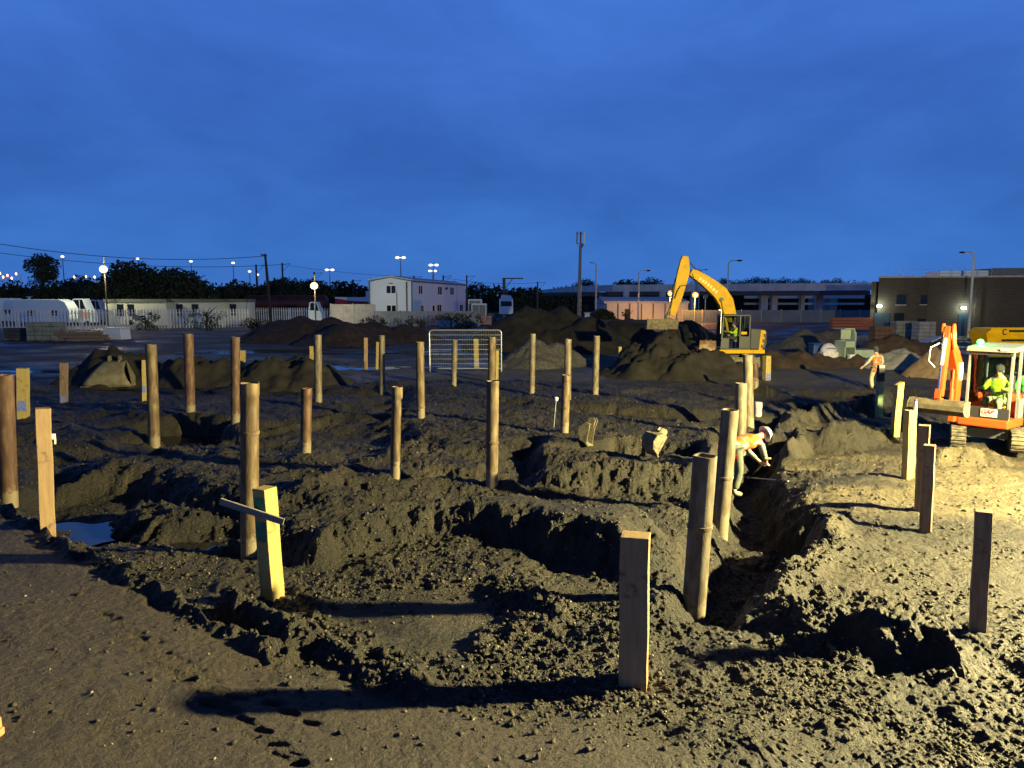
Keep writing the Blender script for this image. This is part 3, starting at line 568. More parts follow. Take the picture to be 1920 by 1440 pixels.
def hand(J, E, Rd, side, w, d, curl):
    d = Vector(d).normalized(); s_ = 'L' if side < 0 else 'R'; w = Vector(w); ax = d.cross(Vector((0, 1, 0)))
    ax = ax.normalized() if ax.length > .1 else Vector((1, 0, 0)); nrm = ax.cross(d).normalized(); pm = w+d*.07
    J['palm'+s_] = tuple(pm); Rd['palm'+s_] = (.038, .022); E.append(('wr'+s_, 'palm'+s_))
    for i, ln in enumerate((.075, .085, .08, .065)):
        b0 = pm+ax*(-.030+.02*i)+d*.02; b1 = b0+d*ln*.5+nrm*curl*.03; b2 = b1+d*ln*.5*(1-curl*.6)+nrm*curl*.05
        for k, q in enumerate((b0, b1, b2)): J['f%d%d%s' % (i, k, s_)] = tuple(q); Rd['f%d%d%s' % (i, k, s_)] = .0095-.001*k
        E += [('palm'+s_, 'f%d0%s' % (i, s_)), ('f%d0%s' % (i, s_), 'f%d1%s' % (i, s_)), ('f%d1%s' % (i, s_), 'f%d2%s' % (i, s_))]
    t0 = w+d*.04-ax*.035; t1 = t0-ax*.02+d*.04+nrm*.02
    J['t0'+s_] = tuple(t0); J['t1'+s_] = tuple(t1); Rd['t0'+s_] = .012; Rd['t1'+s_] = .009; E += [('palm'+s_, 't0'+s_), ('t0'+s_, 't1'+s_)]
def person(loc, rz, label, j, top, trous, headgear, bands=True, sleeve=None, vest_long=False, curl=.5):
    """j: joints (x right, y ahead, z up)."""
    root = empty('person', loc, rz, label, 'person'); V = Vector
    J = {'pel': j['pel'], 'wst': tuple(V(j['pel']).lerp(V(j['chest']), .45)), 'chest': j['chest'], 'nk': j['neck'], 'hd0': tuple(V(j['neck']).lerp(V(j['head']), .5)), 'hd1': j['head'], 'hd2': tuple(V(j['head'])+(V(j['head'])-V(j['neck'])).normalized()*.09)}
    Rd = {'pel': (.155, .12), 'wst': (.145, .11), 'chest': (.165, .125), 'nk': .058, 'hd0': .066, 'hd1': (.082, .098), 'hd2': (.06, .075)}
    E = [('pel', 'wst'), ('wst', 'chest'), ('chest', 'nk'), ('nk', 'hd0'), ('hd0', 'hd1'), ('hd1', 'hd2')]
    for s_ in 'LR':
        for a, r_ in (('sh', .06), ('el', .042), ('wr', .029)): J[a+s_] = j[a+s_]; Rd[a+s_] = r_
        for a, r_ in (('hp', .095), ('kn', .062), ('an', .042), ('to', .038)): J[a+s_] = j[a+s_]; Rd[a+s_] = r_
        E += [('chest', 'sh'+s_), ('sh'+s_, 'el'+s_), ('el'+s_, 'wr'+s_), ('pel', 'hp'+s_), ('hp'+s_, 'kn'+s_), ('kn'+s_, 'an'+s_), ('an'+s_, 'to'+s_)]
        hand(J, E, Rd, -1 if s_ == 'L' else 1, j['wr'+s_], V(j['wr'+s_])-V(j['el'+s_]), curl)
    h = V(j['head']); upv = (h-V(j['neck'])).normalized(); fw = V(j.get('look', (0, 1, 0))).normalized(); rt = fw.cross(upv).normalized(); ex = MB()
    ex.ball(tuple(h+fw*.098-upv*.005), .016, 6, 5, (.7, 1, 1.5)); ex.ball(tuple(h+fw*.09-upv*.045), .018, 6, 5, (1.4, .6, .5)); ex.ball(tuple(h+fw*.075-upv*.08), .025, 8, 5)
    for q in (-1, 1): ex.ball(tuple(h+rt*q*.083), .024, 6, 5, (.4, .7, 1.2)); ex.ball(tuple(h+rt*q*.032+fw*.083+upv*.02), .013, 6, 5)
    body = skin('body', J, E, Rd, M_skin, root, ex)
    # jacket or vest
    sub = lambda ks: {k: J[k] for k in ks}
    T = sub(['pel', 'wst', 'chest', 'shL', 'shR']); T['low'] = tuple(V(J['pel'])+(V(J['pel'])-V(J['wst'])).normalized()*.10)
    nkk = tuple(V(J['chest']).lerp(V(J['nk']), .62)); T['nk'] = nkk
    Rt = {'pel': (.185, .15), 'low': (.19, .155), 'wst': (.18, .145), 'chest': (.195, .15), 'shL': .082, 'shR': .082, 'nk': .085}
    v = skin('hi_vis_vest' if sleeve else 'hi_vis_jacket', T, [('pel', 'low'), ('pel', 'wst'), ('wst', 'chest'), ('chest', 'nk'), ('chest', 'shL'), ('chest', 'shR')], Rt, top, root)
    if bands:
        v.data.materials.append(M_refl); p0 = V(J['pel']); p1 = V(J['nk']); L2 = (p1-p0).length; ax = (p1-p0)/L2; sx = V(J['shR'])-V(J['shL']); sx.normalize()
        for f in v.data.polygons:
            t = (f.center-p0).dot(ax)/L2; s2 = abs((f.center-p0).dot(sx))
            if .0 < t < .08 or .30 < t < .37 or (t > .37 and .085 < s2 < .12): f.material_index = 1
    for s_ in 'LR':
        A = {k: J[k+s_] for k in ('sh', 'el')}; A['cf'] = tuple(V(J['el'+s_]).lerp(V(J['wr'+s_]), .88))
        skin('sleeve', A, [('sh', 'el'), ('el', 'cf')], {'sh': .078, 'el': .058, 'cf': .042}, sleeve or top, root, lvl=1)
        bt = V(J['to'+s_]); an_ = V(J['an'+s_]); skin('boot', {'a': tuple(an_+V((0, 0, .1))), 'b': tuple(an_), 'c': tuple(bt)}, [('a', 'b'), ('b', 'c')], {'a': .058, 'b': .056, 'c': .048}, M_boot, root, lvl=1)
    Tr = sub(['pel', 'hpL', 'hpR', 'knL', 'knR']); Et = [('pel', 'hpL'), ('pel', 'hpR')]; Rr = {'pel': (.165, .13), 'hpL': .112, 'hpR': .112, 'knL': .085, 'knR': .085}
    for s_ in 'LR': Tr['c'+s_] = tuple(V(J['kn'+s_]).lerp(V(J['an'+s_]), .85)); Rr['c'+s_] = .075; Et += [('hp'+s_, 'kn'+s_), ('kn'+s_, 'c'+s_)]
    skin('trousers', Tr, Et, Rr, trous, root)
    g = MB(); q = upv.to_track_quat('Z', 'Y').to_matrix().to_4x4(); g.m = Matrix.Translation(h+upv*.045) @ q
    if headgear == 'helmet':
        g.lathe([(.150, 0), (.152, .008), (.122, .018), (.118, .05), (.10, .09), (.06, .115), (.0, .122)], 20); g.m = Matrix.Translation(h+upv*.05+fw*.13) @ q; g.ball((0, 0, 0), .07, 10, 6, (1, .8, .12)); g.build('hard_hat', M_white, root, True)
    else:
        g.ball((0, 0, .01), .112, 14, 8, (.95, 1.02, .9)); g.m = Matrix.Translation(h-fw*.03) @ q; g.ball((0, 0, .0), .108, 12, 8, (.9, .9, 1)); g.build('hair', M_dkcl, root, True)
    return root
stand = dict(pel=(0, 0, .94), chest=(0, .03, 1.32), neck=(0, .05, 1.50), head=(0, .09, 1.63), shL=(-.19, .02, 1.40), shR=(.19, .02, 1.40), elL=(-.36, .0, 1.17), elR=(.30, .02, 1.14), wrL=(-.50, .10, .98), wrR=(.26, .14, .92),
             hpL=(-.10, 0, .90), hpR=(.10, 0, .90), knL=(-.11, .12, .50), knR=(.12, -.02, .49), anL=(-.11, .02, .08), anR=(.12, -.18, .12), toL=(-.12, .17, .045), toR=(.13, -.04, .04))
x, y, z = at(1641, 727, 28.2); zz = hz(x, y)
person((x, y, zz), R(12), 'person in orange vest and pale trousers walking away, dark hair', stand, M_hvo, mat('cream trousers', (.42, .38, .22), .9), 'hair', sleeve=M_cream)
bend = dict(pel=(0, -.04, .90), chest=(0, .36, 1.04), neck=(0, .52, 1.05), head=(0, .64, 1.09), look=(0, .45, -.9), shL=(-.19, .42, 1.0), shR=(.19, .42, 1.0), elL=(-.22, .50, .74), elR=(.23, .50, .74), wrL=(-.06, .62, .58), wrR=(.12, .64, .60),
            hpL=(-.11, -.03, .86), hpR=(.11, -.03, .86), knL=(-.13, .08, .47), knR=(.13, .02, .47), anL=(-.14, -.04, .08), anR=(.14, -.10, .08), toL=(-.15, .12, .045), toR=(.16, .08, .045))
x, y, _ = at(1374, 928, 13.0); zz = at(1374, 928, 13.0)[2]
bp_ = person((x, y, zz), R(-68), 'person in orange vest and white hard hat bending over the trench', bend, M_hvo, mat('green grey trousers', (.11, .12, .095), .9, 0, (.07, .08, .06), 5, .3, 20), 'helmet', sleeve=mat('grey sleeve', (.16, .17, .16), .9))
# shovel in the worker's hands
q = Matrix.Translation((x, y, zz)) @ Matrix.Rotation(R(-68), 4, 'Z'); h1 = q @ Vector((.06, .68, .60)); ft = Vector(hit(1411, 893)); ft.z += .03
r_ = empty('shovel', ft, 0, 'shovel held by the bending worker in the trench', 'shovel'); m = MB(); hp = h1-ft; m.tube([(0, 0, 0), tuple(hp*1.12)], .017, 8); m.build('shaft', M_w1, r_, True)
m = MB(); m.box((0, 0, -.06), (.17, .015, .24), rx=.15); m.build('blade', M_dkmet, r_, bevel=.01); m = MB(); k = hp*1.13; m.bar((k.x-.06, k.y, k.z), (k.x+.06, k.y, k.z), .03, .03); m.build('handle', M_w1, r_, bevel=.006)
p0 = hit(1402, 901); p1 = hit(1478, 908); m = MB(); m.tube([(p0[0], p0[1], p0[2]+.05), (p1[0], p1[1], p1[2]+.06)], .014, 8); o = m.build('iron_bar', M_galv, None, True); tag(o, 'thin iron bar lying across the trench beside the bending worker', 'iron bar')
m = MB(); m.ball((p0[0], p0[1], p0[2]+.05), .035, 8, 6, (1.5, .7, .7)); m.build('knob', M_white, o, True)
# ------------------------------------------------------------------ lettering
def text(s, size, mt, parent, loc, rot, ext=.002, name='lettering'):
    c = bpy.data.curves.new(name, 'FONT'); c.body = s; c.size = size; c.extrude = ext; c.align_x = 'CENTER'; c.align_y = 'CENTER'; c.shear = .25 if s == 'GAP' else 0; c.offset = .004*size*4
    o = bpy.data.objects.new(name, c); COL.objects.link(o); bpy.context.view_layer.update(); me = bpy.data.meshes.new_from_object(o.evaluated_get(bpy.context.evaluated_depsgraph_get())); bpy.data.objects.remove(o)
    me.materials.clear(); me.materials.append(mt); p = bpy.data.objects.new(name, me); COL.objects.link(p); p.parent = parent; p.location = loc; p.rotation_euler = rot; return p
def track(m, w, L, h, n=26, x=0):             # rubber track loop with lugs, along y
    r_ = h/2; path = []
    for k in range(n):
        t = k/n*(2*(L-2*r_)+2*math.pi*r_); a = L-2*r_
        if t < a: path.append((-a/2+t, 0, 0))
        elif t < a+math.pi*r_: u = (t-a)/r_; path.append((a/2+r_*math.sin(u), r_-r_*math.cos(u), u))
        elif t < 2*a+math.pi*r_: path.append((a/2-(t-a-math.pi*r_), h, math.pi))
        else: u = (t-2*a-math.pi*r_)/r_; path.append((-a/2-r_*math.sin(u), r_+r_*math.cos(u), math.pi+u))
    for (yy, zz_, u) in path:
        m.box((x, yy, zz_), (w, (2*(L-2*r_)+2*math.pi*r_)/n*.5, .05), rx=u)
    ol = [(q[0], q[1]) for q in path]; m.prism(ol, x-w*.47, x+w*.47, 'x')
def outline_plate(pts, w):                    # thick polyline outline (pts: (a,z,halfwidth))
    L_ = []; R_ = []
    for i, (a, z_, hw) in enumerate(pts):
        p = pts[max(i-1, 0)]; n_ = pts[min(i+1, len(pts)-1)]; dx, dz = n_[0]-p[0], n_[1]-p[1]; l = math.hypot(dx, dz); L_.append((a-dz/l*hw, z_+dx/l*hw)); R_.append((a+dz/l*hw, z_-dx/l*hw))
    return L_+R_[::-1]
sit = dict(pel=(0, 0, .55), chest=(0, .06, .93), neck=(0, .10, 1.10), head=(0, .14, 1.23), shL=(-.19, .05, 1.0), shR=(.19, .05, 1.0), elL=(-.27, .22, .80), elR=(.27, .22, .80), wrL=(-.22, .44, .84), wrR=(.22, .44, .84),
           hpL=(-.10, .06, .52), hpR=(.10, .06, .52), knL=(-.14, .48, .56), knR=(.14, .48, .56), anL=(-.14, .56, .14), anR=(.14, .56, .14), toL=(-.14, .72, .10), toR=(.14, .72, .10))
# ------------------------------------------------------------------ yellow excavator (side on, arm reaching left)
EY = 36.6; ex0 = at(1378, 690, EY)
ERZ = R(0); EX = empty('excavator', (ex0[0], EY, .05), 0, 'yellow tracked excavator reaching left over the spoil heap', 'excavator')
sc = EY/F
def ep(px, py): p = at(px, py, EY); return (p[0]-ex0[0], p[2]-.05)
m = MB()
for px_ in (1390, 1335):
    m = MB(); xx = ep(px_, 680)[0]; track(m, .50, 2.9, .72, 34, xx); m.build('track', M_black if False else M_mud, EX, bevel=0)
m = MB(); m.bx(-1.0, .1, -.45, .45, .35, .75); m.lathe([(0, .72), (.55, .72), (.55, .95), (0, .95)], 20, (-.35, 0, 0)); m.build('undercarriage', M_dkmet, EX)
m = MB(); xl, _ = ep(1316, 660); xr, _ = ep(1402, 660); m.prism([(-1.95, .22), (-1.80, .15), (-1.72, .45), (-1.85, .68)], xl, xr, 'x'); m.build('dozer_blade', M_mud, EX)
# deck, cab, engine hood
zd = ep(0, 655)[1]; zt_ = ep(0, 590)[1]; xa = ep(1338, 0+650)[0]; xb = ep(1424, 650)[0]; xc = ep(1392, 650)[0]
m = MB(); m.bx(xa, xb-.1, -1.12, 1.12, zd-.14, zd+.06); m.build('deck', M_yel, EX, bevel=.03)
m = MB(); m.prism([(xc+.02, zd+.06), (xb-.10, zd+.06), (xb, zd+.35), (xb-.02, zd+.95), (xb-.16, zd+1.08), (xc+.02, zd+1.12)], -1.10, 1.10, 'y'); m.build('counterweight', M_dkmet, EX, bevel=.05)
m = MB(); m.prism([(xb-.42, zd+.06), (xb-.24, zd+.06), (xb-.10, zd+.9), (xb-.14, zd+1.0), (xb-.34, zd+1.02)], -1.13, -1.10, 'y')
m.build('hood_panel', M_yel, EX)
for k in range(3): m = MB(); m.box((xb-.27+.055*k, -1.135, zd+.22+.27*k), (.08, .02, .17), ry=-.16); m.build('vent_slot', M_dkmet, EX)
cx0, cx1, cy0, cy1 = xa+.03, xc+.02, -1.10, -.10
m = MB(); t = .06
for (px_, py_) in ((cx0, cy0), (cx0, cy1), (cx1, cy0), (cx1, cy1), (cx0+.95, cy0), (cx0+.95, cy1)): m.bar((px_+(.03 if px_ == cx0 else -.03 if px_ == cx1 else 0), py_+(.03 if py_ == cy0 else -.03), zd+.06), (px_+(.12 if px_ == cx0 else -.03 if px_ == cx1 else 0), py_+(.06 if py_ == cy0 else -.06), zt_-.05), .07, .07)
m.bx(cx0, cx1, cy0-.01, cy1, zd+.06, zd+.12); m.bar((cx0, cy0+.03, zd+.62), (cx0+.40, cy0+.03, zd+.62), .05, .05)
m.bx(cx0+.04, cx0+.42, cy0, cy0+.03, zd+.12, zd+.60); m.bx(cx0+.95, cx1, cy0, cy0+.03, zd+.12, zd+.72); m.build('cab_frame', mat('cab black paint', (.014, .019, .017), .45), EX, bevel=.01)
m = MB(); m.bx(cx0+.08, cx1, cy0+.02, cy1, zt_-.06, zt_+.04); m.build('cab_roof', MATS['cab black paint'], EX, bevel=.03)
for bb in ((cx0+.06, cx0+.07, cy0+.08, cy1-.08, zd+.5, zt_-.1), (cx0+.98, cx1-.05, cy0+.03, cy0+.035, zd+.75, zt_-.1), (cx0+.14, cx0+.45, cy0+.04, cy0+.045, zd+.65, zt_-.1), (cx0+.1, cx1, cy1-.04, cy1-.035, zd+.5, zt_-.1)): m = MB(); m.bx(*bb); m.build('window_pane', glass(), EX)
m = MB(); m.box((cx0+.92, -.6, zd+.55), (.5, .5, .12)); m.box((cx0+1.15, -.6, zd+.95), (.12, .5, .75), ry=-.1); m.build('seat', M_dkcl, EX, bevel=.03)
m = MB(); m.box((cx1-.32, cy0-.012, zd+.88), (.28, .012, .13)); m.build('yellow_panel', M_yel, EX)
m = MB(); m.tube([(cx0-.02, cy0, zt_+.25), (cx0-.02, cy0, zt_-.9)], .018, 6); m.tube([(cx0-.02, cy0, zt_+.25), (cx0-.15, cy0, zt_+.25)], .03, 6); m.build('mirror_arm', M_galv, EX)
Z3 = lambda L: [(ep(a, b)[0], ep(a, b)[1], w) for a, b, w in L]
m = MB(); pts = Z3([(1366, 612, .30), (1368, 590, .34), (1362, 566, .37), (1351, 549, .36), (1338, 538, .32), (1320, 524, .26), (1304, 514, .22), (1296, 510, .16)]); m.prism(outline_plate(pts, 0), -.02, .42, 'y'); m.build('boom', M_yel, EX, bevel=.015)
m = MB()
for k, (a, b) in enumerate(((1313, 523), (1318, 527), (1323, 530), (1328, 534), (1333, 538), (1338, 543), (1343, 547))): q = ep(a, b); m.box((q[0], -.03, q[1]), (.09+.03*(k % 2), .008, .15), ry=.6)
m.build('boom_lettering', mat('pale decal', (.8, .6, .2), .5), EX)
m = MB(); q = ep(1352, 562); m.tube([(q[0], -.06, q[1]), (q[0], .46, q[1])], .11, 14); m.build('boom_pin', M_dkmet, EX, True)
m = MB(); a, b = ep(1367, 640), ep(1352, 562); m.tube([(a[0], -.12, a[1]), ((a[0]+b[0])/2, -.12, (a[1]+b[1])/2)], .07, 12); m.tube([((a[0]+b[0])/2, -.12, (a[1]+b[1])/2), (b[0], -.12, b[1])], .04, 12); m.build('boom_ram', M_yel, EX, True)
m = MB(); pts = Z3([(1286, 480, .14), (1285, 490, .22), (1283, 510, .30), (1278, 530, .28), (1272, 555, .23), (1265, 580, .19), (1262, 592, .14)]); m.prism(outline_plate(pts, 0), .06, .34, 'y'); m.build('stick', M_yel, EX, bevel=.015)
m = MB(); a, b, c = ep(1288, 484), ep(1309, 507), ep(1338, 540); m.tube([(a[0], .2, a[1]), (b[0], .2, b[1])], .035, 10); m.tube([(b[0], .2, b[1]+.04), (c[0], .2, c[1]+.16)], .085, 12); m.build('stick_ram', M_dkmet, EX, True)
m = MB(); a, b, c = ep(1270, 522), ep(1262, 550), ep(1257, 580); m.tube([(a[0], .2, a[1]), (b[0], .2, b[1])], .07, 10); m.tube([(b[0], .2, b[1]), (c[0], .2, c[1])], .035, 10); m.build('bucket_ram', M_dkmet, EX, True)
m = MB(); hs_ = [ep(*k) for k in ((1297, 512), (1300, 520), (1296, 530), (1288, 535), (1276, 536), (1270, 545), (1265, 560))]; m.tube([(a, -.03-.02*(i % 2), b) for i, (a, b) in enumerate(hs_)], .022, 6); m.build('hydraulic_hose', M_black, EX, True)
m = MB(); a, b, c = ep(1257, 578), ep(1250, 596), ep(1262, 600); m.bar((a[0], .1, a[1]), (b[0], .1, b[1]), .2, .09); m.bar((b[0], .1, b[1]), (c[0], .1, c[1]), .25, .14); m.build('bucket_link', M_mud, EX)
bk = MB(); a = ep(1212, 600); b = ep(1264, 594); c0, c1 = ep(0, 598)[1], ep(0, 617)[1]
prof = [(-.30, c0), (-.36, c0-.20), (-.22, c1), (.15, c1-.02), (.55, c1+.08), (.52, c1+.11), (.13, c1+.03), (-.19, c1+.05), (-.31, c0-.18), (-.26, c0)]
bk.prism(prof, a[0], b[0]+.12, 'x'); bk.build('bucket', M_mud, EX, bevel=.01)
for xx in (a[0]-.02, b[0]+.12): q = MB(); q.prism([(-.30, c0+.06), (-.36, c0-.20), (-.22, c1), (.15, c1-.02), (.55, c1+.08)], xx, xx+.03, 'x'); q.build('bucket_cheek', M_mud, EX)
op = person((ex0[0]+cx0+.92, EY-.6, zd+.13), R(90), 'person in yellow hi vis sitting at the controls of the yellow excavator', sit, M_hvy, M_dkcl, 'hair', curl=.9)
# ------------------------------------------------------------------ orange mini excavator
MY = 16.9; mx = at(1850, 800, MY); zb = hz(mx[0], MY)+.02; UF = R(128)                     # local +y points ahead (towards -x,-y)
ME = empty('mini_excavator', (mx[0], MY, zb), UF, 'orange mini excavator with open grey cab and muddy bucket', 'mini excavator')
TR = Matrix.Rotation(R(22), 4, 'Z')
for sx in (-.58, .58): m = MB(); m.m = TR; track(m, .30, 1.75, .44, 46, sx); m.build('track', mat('muddy track rubber', (.03, .027, .02), .9, 0, (.12, .10, .065), 7, .5, 40, lo=.4, hi=.6), ME)
m = MB(); m.m = TR; m.bx(-.42, .42, -.3, .3, .2, .42); m.lathe([(0, .4), (.34, .4), (.34, .56), (0, .56)], 18); m.build('undercarriage', M_dkmet, ME)
m = MB(); m.m = TR; m.prism([(-1.15, .02), (-1.24, .04), (-1.20, .2), (-1.24, .34), (-1.16, .36), (-1.12, .2)], -.72, .72, 'x'); m.bx(-.4, -.3, -1.15, -.3, .12, .2); m.bx(.3, .4, -1.15, -.3, .12, .2); m.build('dozer_blade', M_mud, ME)
sk = [(-.62, .62), (.40, .66), (.60, .45), (.66, -.2), (.60, -.70), (.30, -.92), (-.40, -.92), (-.64, -.6)]
m = MB(); m.prism(sk, .50, .70, 'z'); m.build('skirt', M_org, ME, bevel=.03)
m = MB(); m.prism([(-.55, -.2), (.55, -.2), (.57, -.6), (.35, -.88), (-.38, -.88), (-.58, -.6)], .70, 1.22, 'z'); m.build('engine_cover', M_org, ME, bevel=.05)
# cab on the machine's left (local -x), boom on its right (+x)
X0, X1, Y0, Y1, Z0, Z1 = -.30, .62, -.55, .60, .70, 2.38
X0, X1 = -.62, .30
m = MB()
for (a, b) in ((X0, Y0), (X1, Y0), (X0, Y1), (X1, Y1), (X0, .02)): m.bar((a+(.03 if a == X0 else -.03), b+(.03 if b == Y0 else -.03 if b == Y1 else 0), Z0), (a+(.03 if a == X0 else -.03), b+(.03 if b == Y0 else -.10 if b == Y1 else 0), Z1-.08), .06, .06)
m.bx(X0, X1, Y0, Y0+.04, Z0, Z0+.5); m.bx(X0, X0+.03, Y0, Y1-.55, Z0, Z0+.45); m.build('cab_frame', M_grey, ME, bevel=.008)
m = MB(); m.prism([(Y0-.03, Z1-.10), (Y1+.04, Z1-.14), (Y1-.02, Z1-.03), (Y0+.2, Z1+.03), (Y0-.03, Z1)], X0-.04, X1+.04, 'x'); m.build('cab_roof', mat('pale roof paint', (.14, .155, .15), .4), ME, bevel=.02)
m = MB(); m.bx(X0, X1, Y1-.03, Y1, Z0, Z0+.26); m.build('front_panel', M_dkmet, ME, bevel=.01); m = MB(); m.bx(X0+.02, X1-.02, Y1-.10, Y1-.03, Z1-.22, Z1-.12); m.build('sun_visor', M_dkmet, ME, bevel=.01)
for bb in ((X0+.06, X1-.06, Y1-.06, Y1-.055, Z0+.28, Z1-.2), (X1-.02, X1-.015, Y0+.08, Y1-.12, Z0+.3, Z1-.16), (X0+.08, X1-.08, Y0+.02, Y0+.025, Z0+.55, Z1-.2)): m = MB(); m.bx(*bb); m.build('window_pane', glass(), ME)
m = MB(); m.bx(X0-.45, X0-.42, Y0+.02, Y0+.08, Z0+.1, Z1-.15); m.bx(X0-.45, X0-.42, Y0+.45, Y0+.5, Z0+.1, Z1-.15); m.bx(X0-.45, X0-.42, Y0+.02, Y0+.5, Z1-.2, Z1-.15); m.bx(X0-.45, X0-.42, Y0+.02, Y0+.5, Z0+.05, Z0+.35); dm = m.build('door', M_grey, ME, bevel=.008)
m = MB(); m.box(((X0+X1)/2, -.22, 1.03), (.46, .44, .12)); m.box(((X0+X1)/2, -.42, 1.35), (.44, .10, .6)); m.build('seat', M_black, ME, bevel=.03)
for xx in (-.36, .04): m = MB(); m.tube([(xx, .18, .95), (xx, .22, 1.22)], .016, 8); m.ball((xx, .22, 1.25), .03, 8, 6); m.build('control_lever', M_dkmet, ME, True)
m = MB(); m.box(((X0+X1)/2-.06, Y1+.012, Z0+.14), (.34, .012, .19)); sg = m.build('name_plate', mat('plate white', (.38, .38, .38), .5), ME, bevel=.005)
text('GAP', .135, mat('red lettering', (.45, .004, .008), .5), sg, ((X0+X1)/2-.03, Y1+.021, Z0+.16), (R(90), 0, R(180)))
m = MB(); m.bx((X0+X1)/2-.20, (X0+X1)/2+.08, Y1+.018, Y1+.021, Z0+.075, Z0+.087); m.build('lettering_rule', M_dkcl, sg)
m = MB(); m.box((X0+.16, Y1+.045, Z1-.075), (.18, .006, .06)); m.build('roof_badge', mat('red badge', (.65, .3, .3), .5), ME)
m = MB(); m.ball((X1-.12, .25, Z1+.06), .07, 14, 8, (1, 1, .9)); m.build('green_beacon', mat('lit green beacon', (.05, .9, .25), .3, emit=(.05, 1, .22), es=14), ME, True)
# boom, stick, bucket in the plane x = bx_
bx_ = .50; W2 = .075
def pl(pts): return outline_plate(pts, 0)
m = MB(); m.bx(bx_-.075, bx_+.075, .50, .80, .56, .98); m.build('swing_post', M_org, ME, bevel=.02)
m = MB(); m.prism(pl([(.68, .80, .10), (.64, 1.2, .13), (.62, 1.65, .15), (.68, 1.90, .17), (.86, 2.15, .15), (1.06, 2.38, .11), (1.18, 2.52, .08)]), bx_-W2, bx_+W2, 'x'); m.build('boom', M_org, ME, bevel=.01)
m = MB(); m.tube([(bx_, .86, .80), (bx_, .84, 1.35)], .055, 12); m.tube([(bx_, .84, 1.35), (bx_, .80, 1.85)], .028, 10); m.build('boom_ram', M_org, ME, True)
m = MB(); m.bar((bx_-W2-.01, .60, 1.55), (bx_-W2-.01, .62, 1.95), .03, .14); m.build('warning_decal', M_white, ME)
for sx in (-1, 1): m = MB(); m.prism(pl([(1.14, 2.30, .06), (1.20, 2.55, .10), (1.24, 2.78, .09), (1.25, 2.88, .05)]), bx_+sx*.11-.015, bx_+sx*.11+.015, 'x'); m.build('arm_plate', M_org, ME, bevel=.005)
m = MB(); m.prism(pl([(1.24, 2.82, .06), (1.30, 2.5, .10), (1.36, 2.1, .08), (1.42, 1.6, .07), (1.46, 1.22, .06)]), bx_-.06, bx_+.06, 'x'); m.build('stick', M_org, ME, bevel=.01)
m = MB(); m.tube([(bx_, 1.42, 2.55), (bx_, 1.52, 1.95)], .05, 12); m.build('bucket_ram', M_galv, ME, True)
m = MB(); m.tube([(bx_, 1.52, 1.95), (bx_, 1.58, 1.40)], .026, 10); m.build('piston_rod', M_chrome, ME, True)
m = MB(); m.tube([(bx_+.08, 1.40, 2.45), (bx_+.16, 1.75, 2.35), (bx_+.16, 1.80, 2.05), (bx_+.1, 1.62, 1.9)], .012, 6); m.build('hydraulic_hose', M_white, ME, True)
m = MB(); m.bar((bx_, 1.58, 1.40), (bx_, 1.62, 1.18), .14, .05); m.bar((bx_, 1.62, 1.18), (bx_, 1.46, 1.15), .14, .07); m.build('bucket_link', M_org, ME, bevel=.01)
bw = 1.18; pr = [(1.38, 1.15), (1.60, 1.16), (1.72, 1.05), (1.74, .94), (1.66, .84), (1.50, .80), (1.38, .83), (1.38, .85), (1.50, .82), (1.64, .86), (1.715, .95), (1.70, 1.04), (1.59, 1.135), (1.38, 1.125)]
m = MB(); m.prism(pr, bx_-bw/2, bx_+bw/2, 'x'); m.build('bucket', mat('brown bucket steel', (.045, .036, .02), .8, 0, (.10, .08, .045), 6, .4, 30), ME, bevel=.006)
for sx in (-1, 1): m = MB(); m.prism(pr[:7], bx_+sx*bw/2-.012, bx_+sx*bw/2+.012, 'x'); m.build('bucket_cheek', M_mud, ME)
q = ME.matrix_basis if False else Matrix.Translation(ME.location) @ Matrix.Rotation(UF, 4, 'Z'); pp = q @ Vector(((X0+X1)/2, -.20, .54))
person(tuple(pp), UF, 'person in yellow hi vis jacket driving the orange mini excavator', sit, M_hvy, M_trou, 'hair', curl=.9)
x, y, _ = at(1926, 760, 20.5); person((x, y, hz(x, y)), R(150), 'person in bright green hi vis jacket behind the mini excavator, cut by the right edge', stand, M_hvg, M_dkcl, 'hair')
# ------------------------------------------------------------------ foliage
def leaves(n, blobs, s, seed):
    g = np.random.default_rng(seed); V = []; F_ = []
    per = [max(20, int(n*b[3]**2/sum(c[3]**2 for c in blobs))) for b in blobs]; vs = []
    for b, k in zip(blobs, per):
        d = g.normal(size=(k, 3)); d /= np.linalg.norm(d, axis=1)[:, None]; rad = g.uniform(.35, 1.12, k)**.6; p = d*rad[:, None]*b[3]*np.array([1, 1, b[4] if len(b) > 4 else .8])+np.array(b[:3]); vs.append(p)
    p = np.concatenate(vs); k = len(p); a = g.normal(size=(k, 3)); a /= np.linalg.norm(a, axis=1)[:, None]; c = g.normal(size=(k, 3)); b2 = np.cross(a, c); b2 /= np.linalg.norm(b2, axis=1)[:, None]; ss = s*g.uniform(.5, 1.4, k)[:, None]
    q = np.stack([p-a*ss, p-b2*ss*.6, p+a*ss, p+b2*ss*.6], 1).reshape(-1, 3); f = [(i*4, i*4+1, i*4+2, i*4+3) for i in range(k)]; return q, f
M_leaf = mat('dark leaves', (.018, .030, .010), .8, 0, (.045, .055, .018), 1.2); M_bark = mat('bark', (.04, .03, .022), .9); M_dry = mat('dry scrub', (.05, .045, .022), .9, 0, (.09, .07, .035), 2)
